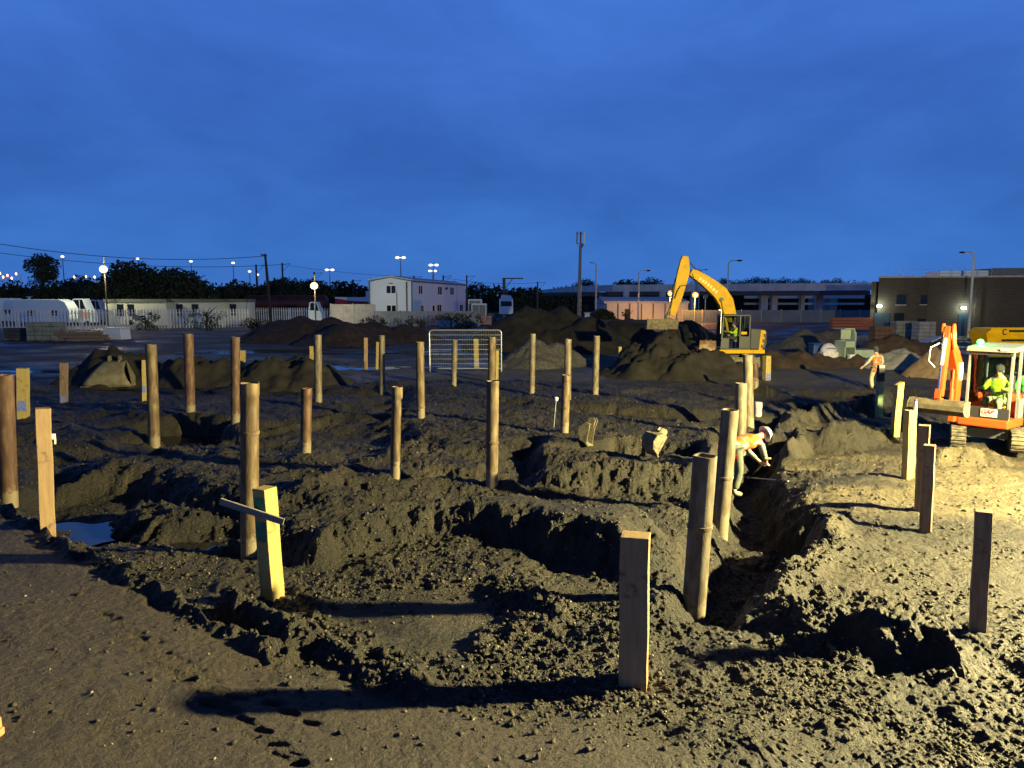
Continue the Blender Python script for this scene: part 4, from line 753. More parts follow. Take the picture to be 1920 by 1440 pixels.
def tree(px, top, bot_w, Y, label, seed, n=2200, kind='tree', mt=None, trunk=True, zb=0, grp='dark trees and bushes beyond the yard', conic=False):
    p = at(px, top, Y); hgt = p[2]-zb; w = bot_w*1.15*Y/F/2; g = random.Random(seed)
    root = empty(kind, (p[0], Y, zb), 0, label, 'tree' if kind == 'tree' else 'bush', grp); bl = []
    k = 9
    for i in range(k):
        t = g.uniform(.25, .95) if kind == 'tree' else g.uniform(.2, .8); rr = w*(g.uniform(.35, .55))*(1.1-t*.55); a = g.uniform(0, 6.3); q = (w-rr)*g.uniform(.3, 1)*(1 if not conic else 1-t)
        bl.append((math.cos(a)*q, math.sin(a)*q*.8, hgt*t-(rr*.6 if t > .7 else 0), rr, .85))
    bl.append((0, 0, hgt-w*.42, w*.50, .8)); bl.append((w*.4, 0, hgt-w*.6, w*.5, .8)); bl.append((-w*.42, 0, hgt-w*.66, w*.5, .8)); bl.append((0, 0, hgt*.45, w*.75, min(1.2, hgt*.5/w)))
    if kind == 'bush': bl = [(g.uniform(-1, 1)*w, g.uniform(-.5, .5)*w, hgt*g.uniform(.05, .75), w*g.uniform(.14, .30), g.uniform(.7, 1.3)) for _ in range(16)]
    for i in range(5): bl.append((w*(-.9+.45*i), g.uniform(-.3, .3)*w, hgt*g.uniform(.22, .42), w*g.uniform(.34, .46), min(1.1, hgt*.5/w))) if kind == 'tree' and w > 3 else None
    q, f = leaves(int(n*(3.2 if kind == 'tree' else 1.1)), bl, max(.14, w*.052) if kind == 'tree' else .09, seed); me = bpy.data.meshes.new('crown'); me.from_pydata(q.tolist(), [], f); me.materials.append(mt or M_leaf)
    o = bpy.data.objects.new('crown', me); COL.objects.link(o); o.parent = root
    m = MB(); m.tube([(0, 0, -.2), (w*.03, 0, hgt*.35), (0, .1, hgt*.7)], [w*.07, w*.05, w*.02], 7)
    for i in range(6): a = g.uniform(0, 6.3); z_ = hgt*g.uniform(.3, .6); m.tube([(0, 0, z_), (math.cos(a)*w*.4, math.sin(a)*w*.4, z_+hgt*.2), (math.cos(a)*w*.7, math.sin(a)*w*.7, z_+hgt*.32)], [w*.03, w*.02, w*.008], 5)
    m.build('trunk', M_bark, root)
T = [(76, 474, 62, 125, 'lone round tree with open twigs, far left', 2600), (20, 524, 90, 130, 'low dark tree at the left edge below the town lights', 1800), (150, 516, 110, 135, 'low dark tree behind the left yard floodlight', 1800), (250, 488, 120, 120, 'tall dark tree right of the left yard floodlight', 3200), (330, 502, 130, 122, 'broad dark tree behind the low cabins', 3000), (395, 530, 90, 125, 'low dark tree behind the right end of the low cabins', 1600), (450, 524, 110, 140, 'dark tree left of the leaning pole', 1800), (530, 519, 110, 140, 'dark tree right of the leaning pole', 2000), (585, 522, 90, 145, 'dark tree behind the middle yard floodlight', 1800), (655, 527, 110, 145, 'dark reddish tree left of the white building', 2000), (895, 528, 60, 150, 'dark tree just right of the white building', 1500), (850, 526, 40, 170, 'tree top showing over the white building roof', 700), (960, 540, 130, 175, 'low dark tree behind the rail gantry', 1800), (1030, 552, 120, 150, 'dark hedge like tree below the viaduct ramp', 1500), (1097, 521, 50, 240, 'round dark tree top right of the telecom mast', 1200), (1180, 523, 80, 240, 'broad dark tree top above the viaduct', 1500), (1222, 518, 50, 240, 'higher dark tree top above the viaduct', 1200), (1060, 534, 60, 240, 'low dark tree left of the telecom mast', 900), (1600, 524, 50, 215, 'dark tree top above the viaduct beside the brick building', 1000), (1130, 578, 46, 100, 'dark bush beside the grey shed', 900), (110, 535, 150, 128, 'low hedge tree behind the white caravan', 1500)]
for i, (px, tp, w, Y, lb, n) in enumerate(T): tree(px, tp, w, Y, lb, 100+i, n)
cps = [(1310, 524), (1335, 526), (1358, 522), (1382, 525), (1400, 523), (1418, 519), (1437, 521), (1455, 524), (1470, 521), (1485, 524), (1503, 522), (1520, 525), (1548, 525), (1570, 522), (1620, 528)]
for i, (px, tp) in enumerate(cps): tree(px, tp-2, 34, 220, 'small pointed dark tree top in the row above the viaduct', 300+i, 900, grp='row of pointed tree tops above the viaduct', conic=True)
for i, (px, tp, w, Y, lb) in enumerate(((385, 570, 60, 83, 'bush growing through the palisade before the low cabins'), (270, 584, 40, 85, 'thin bush on the palisade left of the cabins\' dark windows'), (700, 592, 40, 92, 'low bush at the end of the concrete fence'), (770, 590, 50, 84, 'dark bush in front of the white building gable'), (845, 582, 46, 84, 'dark bush in front of the white building right end'), (875, 580, 40, 84, 'bush right of the white building beside the skips'), (480, 594, 50, 84, 'dark weeds at the left end of the rubble bank'), (1180, 574, 24, 98, 'small bush on the orange lit shed wall'))): tree(px, tp, w, Y, lb, 500+i, 900, 'bush', M_dry if i > 2 else M_leaf)
# ------------------------------------------------------------------ fences
M_pal = mat('palisade steel', (.62, .66, .68), .5, .1, (.50, .54, .56), .8)
def palisade(p0, p1, n, label, grp='palisade fence runs'):
    a = Vector(p0); b = Vector(p1); L = (b-a).length; root = empty('palisade_fence', (a.x, a.y, 0), math.atan2(b.y-a.y, b.x-a.x), label, 'fence', grp); nb = max(1, int(L/n)); w = L/nb
    for k in range(nb):
        m = MB(); c = int(w/.34)
        for i in range(c):
            x_ = k*w+(i+.5)*w/c; m.prism([(x_-.075, .05), (x_+.075, .05), (x_+.075, 2.25), (x_, 2.42), (x_-.075, 2.25)], -.012, .012)
        m.bx(k*w, (k+1)*w, .015, .05, .4, .46); m.bx(k*w, (k+1)*w, .015, .05, 1.9, 1.96); m.build('fence_panel', M_pal, root)
        m = MB(); m.bx(k*w-.05, k*w+.05, .06, .16, 0, 2.3); m.build('fence_post', M_pal, root)
palisade((at(-30, 600, 80)[0], 80, 0), (at(468, 600, 92)[0], 92, 0), 2.9, 'long pale palisade fence in front of the caravan and low cabins')
palisade((at(468, 600, 104)[0], 104, 0), (at(700, 600, 100)[0], 100, 0), 3.0, 'grey palisade fence run left of the white building')
palisade((at(-30, 600, 118)[0], 118, 0), (at(140, 600, 118)[0], 118, 0), 3.0, 'thin far palisade fence behind the white caravan')
def panel_fence(px0, px1, Y, h, label, mt, n=3.0):
    x0, x1 = at(px0, 580, Y)[0], at(px1, 580, Y)[0]; root = empty('panel_fence', (x0, Y, 0), 0, label, 'fence', 'solid yard fences'); nb = max(1, int((x1-x0)/n)); w = (x1-x0)/nb
    for k in range(nb):
        m = MB(); m.bx(k*w+.06, (k+1)*w-.06, -.03, .03, 0, h)
        for i in range(int(w/.5)): m.bx(k*w+.1+i*.5, k*w+.16+i*.5, -.06, -.03, .1, h-.05)
        m.build('fence_panel', mt, root); m = MB(); m.bx(k*w-.06, k*w+.06, -.08, .08, 0, h+.1); m.build('fence_post', M_conc, root)
panel_fence(620, 705, 97, 2.9, 'pale grey panel fence left of the white building gable', M_conc)
panel_fence(700, 900, 96, 2.0, 'grey panel fence in front of the white building', mat('grey sheet', (.30, .34, .35), .6, 0, (.22, .26, .27), .7))
panel_fence(1280, 1650, 112, 1.9, 'long grey blue hoarding below the viaduct', mat('hoarding sheet', (.20, .25, .29), .6, 0, (.15, .19, .23), .5))
panel_fence(1090, 1215, 95, .9, 'low dark fence in front of the grey shed', mat('dark boards', (.06, .06, .065), .8))
# ------------------------------------------------------------------ buildings
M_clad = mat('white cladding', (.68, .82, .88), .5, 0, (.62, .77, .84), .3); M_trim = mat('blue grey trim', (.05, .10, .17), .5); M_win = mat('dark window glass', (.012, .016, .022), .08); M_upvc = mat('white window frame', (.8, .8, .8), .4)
C = Vector((-13.8, 100, 0)); sd = Vector((5.6, 28, 0)).normalized(); gd = Vector((-sd.y, sd.x, 0))
B = empty('site_office', C, math.atan2(-gd.y, -gd.x), 'white two storey building with blue trim and a low pitched roof', 'building')   # local x: gable from -w to 0, local y: away
w = 6.2; L = 28.5; he = 6.15; hr = 6.65
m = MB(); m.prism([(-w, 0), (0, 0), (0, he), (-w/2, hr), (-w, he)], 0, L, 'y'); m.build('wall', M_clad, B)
for s_ in (0, 1):
    m = MB(); a = (-w/2, hr+.02); b = (.18, he-.02) if s_ else (-w-.18, he-.02); m.prism([a, b, (b[0], b[1]+.14), (a[0], a[1]+.14)], -.15, L+.15, 'y'); m.build('roof_slope', mat('pale roof sheet', (.5, .55, .6), .5), B)
m = MB(); m.bar((-w-.15, -.04, he-.1), (-w/2, -.04, hr), .06, .20); m.bar((.15, -.04, he-.1), (-w/2, -.04, hr), .06, .20); m.build('verge_trim', M_trim, B)
m = MB(); m.bx(.01, .10, -.1, L+.1, he-.22, he-.03); m.build('gutter', M_trim, B)
for (a, b, ww) in ((-w, -.03, .16), (0, .03, .16)): m = MB(); m.box((a, b-.05, he/2-.1), (ww, .10, he-.2)); m.build('corner_trim', M_trim, B)
m = MB(); m.box((-.75, -.06, 3), (.14, .10, 5.9)); m.build('downpipe', mat('rust pipe', (.10, .08, .07), .6), B); m = MB(); m.box((-2.2, -.03, 2.6), (.09, .06, 3.6)); m.build('cable_duct', M_trim, B)
def win(par, c, ww, hh, nrm, mull=1):
    f = MB(); gl = MB(); cx, cy, cz = c
    def bb(M_, u0, u1, z0, z1, d0, d1):
        if nrm == 'y': M_.bx(cx+u0, cx+u1, cy-d1, cy-d0, cz+z0, cz+z1)
        else: M_.bx(cx+d0, cx+d1, cy+u0, cy+u1, cz+z0, cz+z1)
    a, b = ww/2, hh/2
    for (u0, u1, z0, z1) in ((-a, -a+.09, -b, b), (a-.09, a, -b, b), (-a+.09, a-.09, -b, -b+.1), (-a+.09, a-.09, b-.09, b)): bb(f, u0, u1, z0, z1, .01, .07)
    for k in range(mull): u = -a+ww*(k+1)/(mull+1); bb(f, u-.05, u+.05, -b+.1, b-.09, .01, .065)
    o = f.build('window', M_upvc, par); bb(gl, -a+.05, a-.05, -b+.05, b-.05, .005, .03); gl.build('pane', M_win, o)
win(B, (-3.0, 0, 4.9), 1.5, 1.2, 'y'); win(B, (-3.0, 0, 2.2), 1.5, 1.2, 'y')
for yy, zz_, ww, hh in ((3.6, 4.9, 1.9, 1.3), (13.0, 4.9, 2.4, 1.35), (19.8, 4.9, 2.4, 1.35), (4.2, 2.1, 1.6, 1.3), (12.6, 2.1, 2.4, 1.4), (25.5, 2.1, 2.0, 1.2)): win(B, (0, yy, zz_), ww, hh, 'x')
m = MB(); m.bx(.01, .08, 8.8, 10.3, .3, 2.9); dr = m.build('door', M_upvc, B); m = MB(); m.bx(.08, .10, 9.1, 10.0, 1.3, 2.6); m.build('pane', M_win, dr)
m = MB(); m.box((-3.0, -.15, 5.75), (.5, .25, .12)); m.build('floodlight_bracket', M_dkmet, B); m = MB(); m.box((.15, 16.4, 5.3), (.2, .7, .35)); m.build('wall_unit', M_dkmet, B)
# low portable cabins
M_cab = mat('cabin cream wall', (.52, .55, .45), .6, 0, (.42, .46, .38), .6); M_fas = mat('olive fascia', (.10, .12, .08), .6)
for i, (a, b, wins, lb) in enumerate(((197, 312, (.25, .42), 'long low cream cabin with two dark windows, right of the left floodlight'), (317, 415, (.2, .5), 'low cream cabin behind the palisade bush'), (419, 464, (.4,), 'short low cream cabin at the right end of the cabin row'))):
    Y = 98+i; x0, x1 = at(a, 580, Y)[0], at(b, 580, Y)[0]; zt = 3.5; r_ = empty('portable_cabin', (x0, Y, 0), 0, lb, 'cabin', 'low portable cabins behind the palisade'); Wd = x1-x0
    m = MB(); m.bx(0, Wd, 0, 3, .1, zt-.35); m.build('wall', M_cab, r_); m = MB(); m.bx(-.1, Wd+.1, -.1, 3.1, zt-.35, zt+.1); m.build('roof', M_fas, r_)
    for t in wins: m = MB(); m.bx(Wd*t-.45, Wd*t+.45, -.03, -.005, 1.3, 2.9); m.build('window', M_win, r_)
# brick warehouse
def brick_mat():
    m = bpy.data.materials.new('dark brick'); m.use_nodes = True; nt = m.node_tree; b = nt.nodes['Principled BSDF']; L = nt.links; tc = nt.nodes.new('ShaderNodeTexCoord'); sp = nt.nodes.new('ShaderNodeSeparateXYZ'); cb_ = nt.nodes.new('ShaderNodeCombineXYZ'); L.new(tc.outputs['Object'], sp.inputs[0]); L.new(sp.outputs[0], cb_.inputs[0]); L.new(sp.outputs[2], cb_.inputs[1])
    br = nt.nodes.new('ShaderNodeTexBrick'); br.inputs['Scale'].default_value = 1; br.inputs['Brick Width'].default_value = .45; br.inputs['Row Height'].default_value = .15; br.inputs['Mortar Size'].default_value = .02; br.inputs['Color1'].default_value = (.085, .062, .042, 1); br.inputs['Color2'].default_value = (.06, .045, .032, 1); br.inputs['Mortar'].default_value = (.10, .09, .075, 1); L.new(cb_.outputs[0], br.inputs[0])
    n = nt.nodes.new('ShaderNodeTexNoise'); n.inputs['Scale'].default_value = .35; n.inputs['Detail'].default_value = 6; L.new(tc.outputs['Object'], n.inputs[0]); x_ = nt.nodes.new('ShaderNodeMix'); x_.data_type = 'RGBA'; x_.blend_type = 'MULTIPLY'; x_.inputs[0].default_value = .5; L.new(br.outputs[0], x_.inputs[6]); L.new(n.outputs[0], x_.inputs[7]); L.new(x_.outputs[2], b.inputs['Base Color']); b.inputs['Roughness'].default_value = .9; return m
WY = 72; x0 = at(1646, 560, WY)[0]; hW = at(1646, 521, WY)[2]; ang = math.atan2(-5.5, 30); WB = empty('brick_warehouse', (x0, WY, 0), ang, 'large flat roofed brown brick building at the right with two wall lamps', 'building')
M_br = brick_mat(); m = MB(); m.prism([(0, 0), (34, 0), (34, 25), (16, 25)], 0, hW, 'z'); m.prism([(-.5, .5), (-.02, .5), (15.5, 25), (15, 25)], 0, hW-.35, 'z'); m.build('wall', M_br, WB); m = MB(); m.prism([(-.1, -.12), (34.1, -.12), (34.1, 25), (15.9, 25)], hW, hW+.16, 'z'); m.build('coping', M_conc, WB)
for k in range(5): m = MB(); m.bx(2.6+k*6.2, 3.1+k*6.2, -.13, 0, 0, hW-.02) if k != 0 else m.bx(8.9-4.4, 9.3-4.4, -.13, 0, 0, hW-.02); m.build('pilaster', M_br, WB)
def wl(px, Y=WY-1): return (at(px, 560, Y)[0]-x0)/math.cos(ang)*1.0
for px, py, ww, hh in ((1696, 562, .85, .95), (1737, 562, .80, .9), (1694, 596, .9, 1.0), (1735, 602, .85, .5)):
    q = MB(); u = wl(px); zc = at(px, py, WY)[2]; q.bx(u-ww/2, u+ww/2, -.05, -.01, zc-hh/2, zc+hh/2); o = q.build('window', M_win, WB); q = MB(); q.bx(u-ww/2-.08, u+ww/2+.08, -.12, -.01, zc-hh/2-.08, zc-hh/2-.004); q.build('sill', M_conc, o)
for px, ww in ((1658, .7), (1672, .6), (1802, .75)): q = MB(); u = wl(px); q.bx(u-ww/2, u+ww/2, -.05, -.01, 0, 2.2); q.build('door', mat('dark blue door', (.02, .05, .08), .5), WB)
WLMP = []
for px, py in ((1658, 574), (1802, 577)):
    u = wl(px); zc = at(px, py, WY)[2]; q = MB(); q.box((u, -.16, zc), (.42, .18, .22)); q.build('wall_lamp', mat('lit wall lamp', (.9, .95, .9), .4, emit=(.85, 1, .85), es=9), WB, bevel=.03); WLMP.append((u, zc))
m = MB(); m.bx(7, 11.5, 4, 8, hW, hW+.8); m.build('roof_plant', M_clad, WB, bevel=.05); m = MB(); m.bx(11.5, 16.5, 3, 8, hW+.2, hW+1.0); m.build('roof_plant', M_grey, WB)
m = MB()
for k in range(9): m.bar((1.5+k*1.2, 2.4, hW), (1.5+k*1.2, 2.4, hW+.9), .04, .04)
m.bar((1.5, 2.4, hW+.9), (11.1, 2.4, hW+.9), .04, .04); m.bar((1.5, 2.4, hW+.5), (11.1, 2.4, hW+.5), .03, .03); m.build('roof_railing', M_galv, WB)
# viaduct
M_par = mat('viaduct parapet', (.74, .74, .72), .8, 0, (.52, .52, .51), .4); p_ = [at(1650, 530, 150), at(1150, 534, 165), at(1075, 537, 200), at(1012, 544, 270)]
V_ = empty('viaduct', (0, 160, 0), 0, 'long concrete road viaduct with a pale parapet crossing behind the site', 'bridge')
for i in range(3):
    a, b = Vector(p_[i])-Vector((0, 160, 0)), Vector(p_[i+1])-Vector((0, 160, 0)); m = MB(); hh = 1.55; m.bar((a.x, a.y, a.z-hh/2), (b.x, b.y, b.z-hh/2), .4, hh); m.build('parapet', M_par, V_)
    m = MB(); m.bar((a.x, a.y+6.3, a.z-hh-.5), (b.x, b.y+6.3, b.z-hh-.5), 12, .9); m.build('deck', mat('deck soffit', (.08, .08, .08), .9), V_)
m = MB(); a = at(1396, 556, 172); b = at(1620, 556, 172); m.bar((a[0], 12, a[2]), (b[0], 12, b[2]), .8, .9); m.bar((a[0], 12, a[2]-1.7), (b[0], 12, b[2]-1.7), .5, .5); m.build('girder', M_par, V_)
for px, w_ in ((1446, 1.5), (1466, 1.2), (1376, 1.4), (1553, 1.3), (1520, .8), (1250, 1.2), (1310, 1.2), (1180, 1.2)): a = at(px, 560, 156); m = MB(); m.bx(a[0]-w_/2, a[0]+w_/2, 0, 1.4, 0, 5.4); m.build('pier', M_par, V_)
m = MB(); a = at(880, 575, 235); b = at(1700, 575, 235); m.prism([(a[0], 0), (b[0], 0), (b[0], 5.2), (a[0]+40, 4.6), (a[0], 3.5)], 235, 245, 'y'); o = m.build('embankment', mat('dark embankment grass', (.012, .014, .010), .95), None); tag(o, kind='structure', label='dark embankment beyond the viaduct')
# small gabled houses glimpsed under the viaduct
for i, (px, lb) in enumerate(((1547, 'left one of two small gabled houses seen under the viaduct'), (1563, 'right one of two small gabled houses seen under the viaduct'))):
    a = at(px, 560, 205); r_ = empty('house', (a[0], 205, 0), R(20), lb, 'house', 'houses under the viaduct'); m = MB(); m.bx(-1.4, 1.4, 0, 5, 0, 4.0); m.build('wall', mat('house wall', (.3, .28, .25), .8), r_); m = MB(); m.prism([(-1.7, 3.95), (1.7, 3.95), (0, 5.6)], -.2, 5.2, 'y'); m.build('roof', mat('house roof', (.08, .07, .07), .8), r_)
# shed with orange lit front
SY = 118; a = at(1136, 580, SY); b = at(1290, 580, SY); c = at(1106, 580, SY+14)
r_ = empty('shed', (a[0], SY, 0), 0, 'low pale shed glowing orange under the street lamps', 'shed'); Ls = b[0]-a[0]; m = MB(); m.bx(0, Ls, 0, 14, 0, 2.9); m.build('wall', mat('shed cladding', (.62, .60, .56), .6), r_)
m = MB(); m.prism([(0, 2.9), (14, 2.9), (14, 3.3), (7, 4.0), (0, 3.25)], -.3, Ls+.2, 'x'); m.build('roof', mat('shed roof', (.45, .48, .5), .5), r_)
for k in range(7): m = MB(); m.bx(k*Ls/7, k*Ls/7+.15, -.06, 0, 0, 2.88); m.build('column', M_dkmet, r_)
m = MB(); m.bx(3.1, 4.0, -.05, -.005, 0, 2.0); m.build('door', M_dkmet, r_)
# ------------------------------------------------------------------ lamps, poles, masts
M_pole = mat('lamp column', (.45, .48, .5), .5, .1); M_wood_p = mat('dark wood pole', (.035, .028, .022), .9)
def lampmat(c, es): return mat('lit lamp %.2f %.2f %.1f' % (c[1], c[2], es), (.04, .04, .04), .4, emit=c, es=es)
def mast(px, py, Y, label, heads=2, c=(1, .90, .66), es=2.2, s=.7, pole_lit=True):
    p = at(px, py, Y); r_ = empty('mast_lamp', (p[0], Y, 0), 0, label, 'lamp post', 'lit tall lamp posts beyond the trees'); m = MB(); m.tube([(0, 0, 0), (0, 0, p[2]-.1)], [.22, .12], 8); m.build('pole', M_pole, r_, True)
    for k in range(heads): m = MB(); o_ = 0 if heads == 1 else (-1, 1)[k]*s*1.5; m.bar((0, 0, p[2]), (o_, 0, p[2]), .1, .1) if heads > 1 else None; m.ball((o_, 0, p[2]), s, 10, 6, (1, .8, .6)); m.build('lamp_head', lampmat(c, es), r_, True)
for a in ((117, 481, 230, 'lit lamp post right of the lone round tree', 1), (258, 485, 230, 'lit lamp post over the tallest dark tree', 1), (358, 490, 230, 'lit lamp post over the broad dark tree', 1), (437, 493, 230, 'lit lamp post left of the pair near the leaning pole', 1), (468, 509, 240, 'lit lamp post just left of the rail mast', 1), (483, 515, 260, 'smallest lit lamp post beside the rail mast', 1), (618, 506, 210, 'twin headed lit lamp post right of the middle floodlight', 2), (751, 483, 190, 'tallest twin headed lit lamp post above the white building', 2), (813, 497, 200, 'twin headed lit lamp post above the white building roof', 2), (811, 508, 230, 'lower lit lamp post hidden partly behind the white building roof', 2)):
    mast(a[0], a[1], a[2], a[3], a[4], s=.55)
LIGHTS = []
def yardlamp(px, py, pb, Y, label, c=(1, .84, .5), es=1.7, s=.32, W=2500, ext=0, head=None):
    p = at(px, py, Y); r_ = empty('yard_floodlight', (p[0], Y, 0), 0, label, 'lamp post'); m = MB(); m.tube([(0, 0, 0), (0, 0, p[2]+ext)], .09, 8); m.build('pole', M_wood_p if ext else M_pole, r_, True)
    m = MB(); m.ball((0, -.25, p[2]), s, 12, 8, (1.1, .7, 1)); m.build('lamp_head', lampmat(c, es), r_, True); LIGHTS.append((p[0], Y-.9, p[2]-.1, c, W))
yardlamp(196, 505, 570, 96, 'bright yard floodlight on a dark pole left of the tallest tree', ext=1.6, W=2600, s=.5)
yardlamp(590, 536, 600, 93, 'bright yard floodlight on a pole in front of the dark red wagon', W=1900, s=.46, ext=1.4)
yardlamp(1257, 550, 585, 112, 'orange sodium lamp just left of the excavator stick', c=(1, .42, .07), W=2600, s=.45, es=1.6)
yardlamp(1303, 553, 590, 112, 'orange sodium lamp seen under the excavator boom', c=(1, .42, .07), W=2200, s=.45, es=1.6)
def streetlamp(px, py, Y, L, label):
    p = at(px, py, Y); r_ = empty('street_lamp', (p[0], Y, 0), 0, label, 'street lamp', 'unlit street lamps on thin columns'); m = MB(); m.tube([(0, 0, 0), (0, 0, p[2]-.3), (math.copysign(.3, L), 0, p[2]), (L*.8, 0, p[2]+.05)], [.13, .09, .07, .06], 8); m.build('column', M_pole, r_, True)
    m = MB(); m.ball((L, 0, p[2]+.03), abs(L)*.28, 10, 6, (1, .5, .3)); m.build('lantern', M_dkmet, r_, True)
streetlamp(1118, 493, 105, -.75, 'unlit street lamp right of the telecom mast'); streetlamp(1198, 508, 105, 1.4, 'unlit street lamp in front of the orange lit shed'); streetlamp(1366, 489, 100, 1.5, 'unlit street lamp rising above the excavator boom'); streetlamp(1312, 506, 150, 1.3, 'faint far street lamp behind the excavator boom'); streetlamp(1827, 474, 66, -1.1, 'unlit street lamp in front of the brick building')
p = at(1087, 434, 90); r_ = empty('telecom_mast', (p[0], 90, 0), 0, 'tall grey telecom mast with panel antennas', 'telecom mast'); zt = p[2]; m = MB(); m.tube([(0, 0, 0), (.1, 0, zt-1.6)], [.28, .16], 10); m.build('pole', M_grey, r_, True)
for dx, mt_ in ((-.42, M_grey), (.02, M_dkmet), (.46, M_clad)): m = MB(); m.box((dx+.1, 0, zt-.75), (.20, .14, 1.45)); m.build('antenna', mt_, r_, bevel=.03)
m = MB(); m.box((.1, 0, zt-.3), (1.0, .07, .07)); m.box((.1, 0, zt-1.5), (1.0, .07, .07)); m.box((.25, 0, zt-1.75), (.35, .3, .5), ry=.5); m.build('bracket', M_dkmet, r_)
# leaning pole, rail masts, gantry, wires
pa, pb = at(505, 560, 85), at(497, 476, 85); r_ = empty('leaning_pole', (pa[0], 85, 0), 0, 'dark leaning wooden pole carrying the overhead wires', 'utility pole'); m = MB(); dx = pb[0]-pa[0]; m.tube([(.1, 0, 0), (dx*.5, 0, pa[2]+2.5), (dx, 0, pb[2])], [.2, .17, .13], 8); m.build('pole', M_wood_p, r_, True); m = MB(); m.bar((dx-.5, 0, pb[2]-.1), (dx+.2, 0, pb[2]-.2), .12, .15); m.build('cross_arm', M_wood_p, r_)
for px, py, lb in ((480, 496, 'dark rail mast left of the leaning pole'), (529, 493, 'dark rail mast right of the leaning pole'), (589, 510, 'dark rail mast behind the middle floodlight'), (662, 524, 'short dark rail mast left of the white building'), (776, 517, 'dark rail mast showing above the white building roof'), (831, 516, 'thick dark rail mast above the white building roof'), (875, 516, 'dark rail mast at the right end of the white building'), (1008, 528, 'dark rail mast right of the rail gantry')):
    p = at(px, py, 140); r_ = empty('rail_mast', (p[0], 140, 0), 0, lb, 'rail mast', 'dark overhead line masts along the railway'); m = MB(); m.bx(-.14, .14, -.1, .1, 0, p[2]); m.build('post', M_dkmet, r_); m = MB(); m.bar((0, 0, p[2]-.3), (1.6, 0, p[2]-.1), .07, .07); m.bar((0, 0, p[2]-1.6), (1.6, 0, p[2]-.1), .05, .05); m.build('bracket_arm', M_dkmet, r_)
p = at(945, 522, 120); q = at(981, 522, 120); r_ = empty('rail_gantry', (p[0], 120, 0), 0, 'dark rail gantry with a cantilever beam', 'rail gantry'); m = MB(); m.bx(-.25, .25, -.2, .2, 0, p[2]); m.build('post', M_dkmet, r_); m = MB(); m.bar((-.3, 0, p[2]), (q[0]-p[0], 0, q[2]), .2, .2); m.bar((.2, 0, p[2]-1.6), (1.4, 0, p[2]-.1), .12, .12); m.build('beam', M_dkmet, r_)
def wire(a, b, sag, r0, label):
    a = Vector(a); b = Vector(b); pts = [tuple(a.lerp(b, t)-Vector((0, 0, sag*4*t*(1-t)))) for t in [i/24 for i in range(25)]]; m = MB(); m.tube(pts, r0, 5, False); o = m.build('overhead_wire', M_black, None); tag(o, label, 'wire', 'overhead wires')
wire(at(-60, 447, 75), at(497, 480, 85), 1.1, .035, 'upper overhead wire running to the leaning pole'); wire(at(-60, 466, 75), at(529, 496, 85), .9, .03, 'lower overhead wire crossing the left sky'); wire(at(529, 496, 140), at(776, 519, 140), .4, .03, 'thin rail wire left of the white building'); wire(at(831, 520, 140), at(1008, 530, 140), .6, .03, 'thin rail wire right of the white building')
for i in range(9):
    px = (14, 22, 30, 38, 146, 168, 176, 184, 8)[i]; py = (521, 518, 523, 515, 521, 520, 523, 521, 514)[i]; p = at(px, py, 240); r_ = empty('town_lamp', (p[0], 240, 0), 0, 'small orange town lamp glimpsed over the far left hedge', 'lamp', 'orange town lamps over the far left hedge'); m = MB(); m.tube([(0, 0, 0), (0, 0, p[2])], .1, 6); m.build('pole', M_pole, r_); m = MB(); m.ball((0, -2, p[2]+.2), .34, 8, 5, (.7, 1, 1.3)); m.build('lamp_head', lampmat((1, .5, .2), 5), r_)
# ------------------------------------------------------------------ vehicles and yard things at the back
def caravan(px0, px1, Y, label, top=561, mirror=False):
    a, b = at(px0, 600, Y)[0], at(px1, 600, Y)[0]; W_ = b-a; h_ = at(0, top, Y)[2]; r_ = empty('caravan', (a, Y, 0), 0, label, 'caravan', 'white caravans'); pr = [(.15, .5), (.0, 1.0), (.0, h_-.5), (.25, h_-.1), (.6, h_), (W_-1.3, h_), (W_-.55, h_-.3), (W_-.1, h_-1.1), (W_, 1.0), (W_-.25, .5)]
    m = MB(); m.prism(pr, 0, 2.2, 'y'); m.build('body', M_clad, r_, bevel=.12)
    for t, w_ in ((.33, .9), (.74, 1.1)): m = MB(); m.bx(W_*t-w_/2, W_*t+w_/2, -.02, -.004, 1.45, 2.1); m.build('window', M_win, r_, bevel=.02)
    m = MB(); m.tube([(W_*.5, .05, .35), (W_*.5, .3, .35)], .35, 14); m.build('wheel', M_black, r_); m = MB(); m.bx(W_*.2, W_*.24, 1, 1.1, h_, h_+.4); m.bx(W_*.17, W_*.28, 1, 1.1, h_+.3, h_+.36); m.build('roof_aerial', M_galv, r_); return r_
caravan(24, 131, 95, 'white caravan with rounded nose behind the palisade fence'); caravan(-60, 40, 101, 'second white caravan cut by the left edge, behind the first', 559)
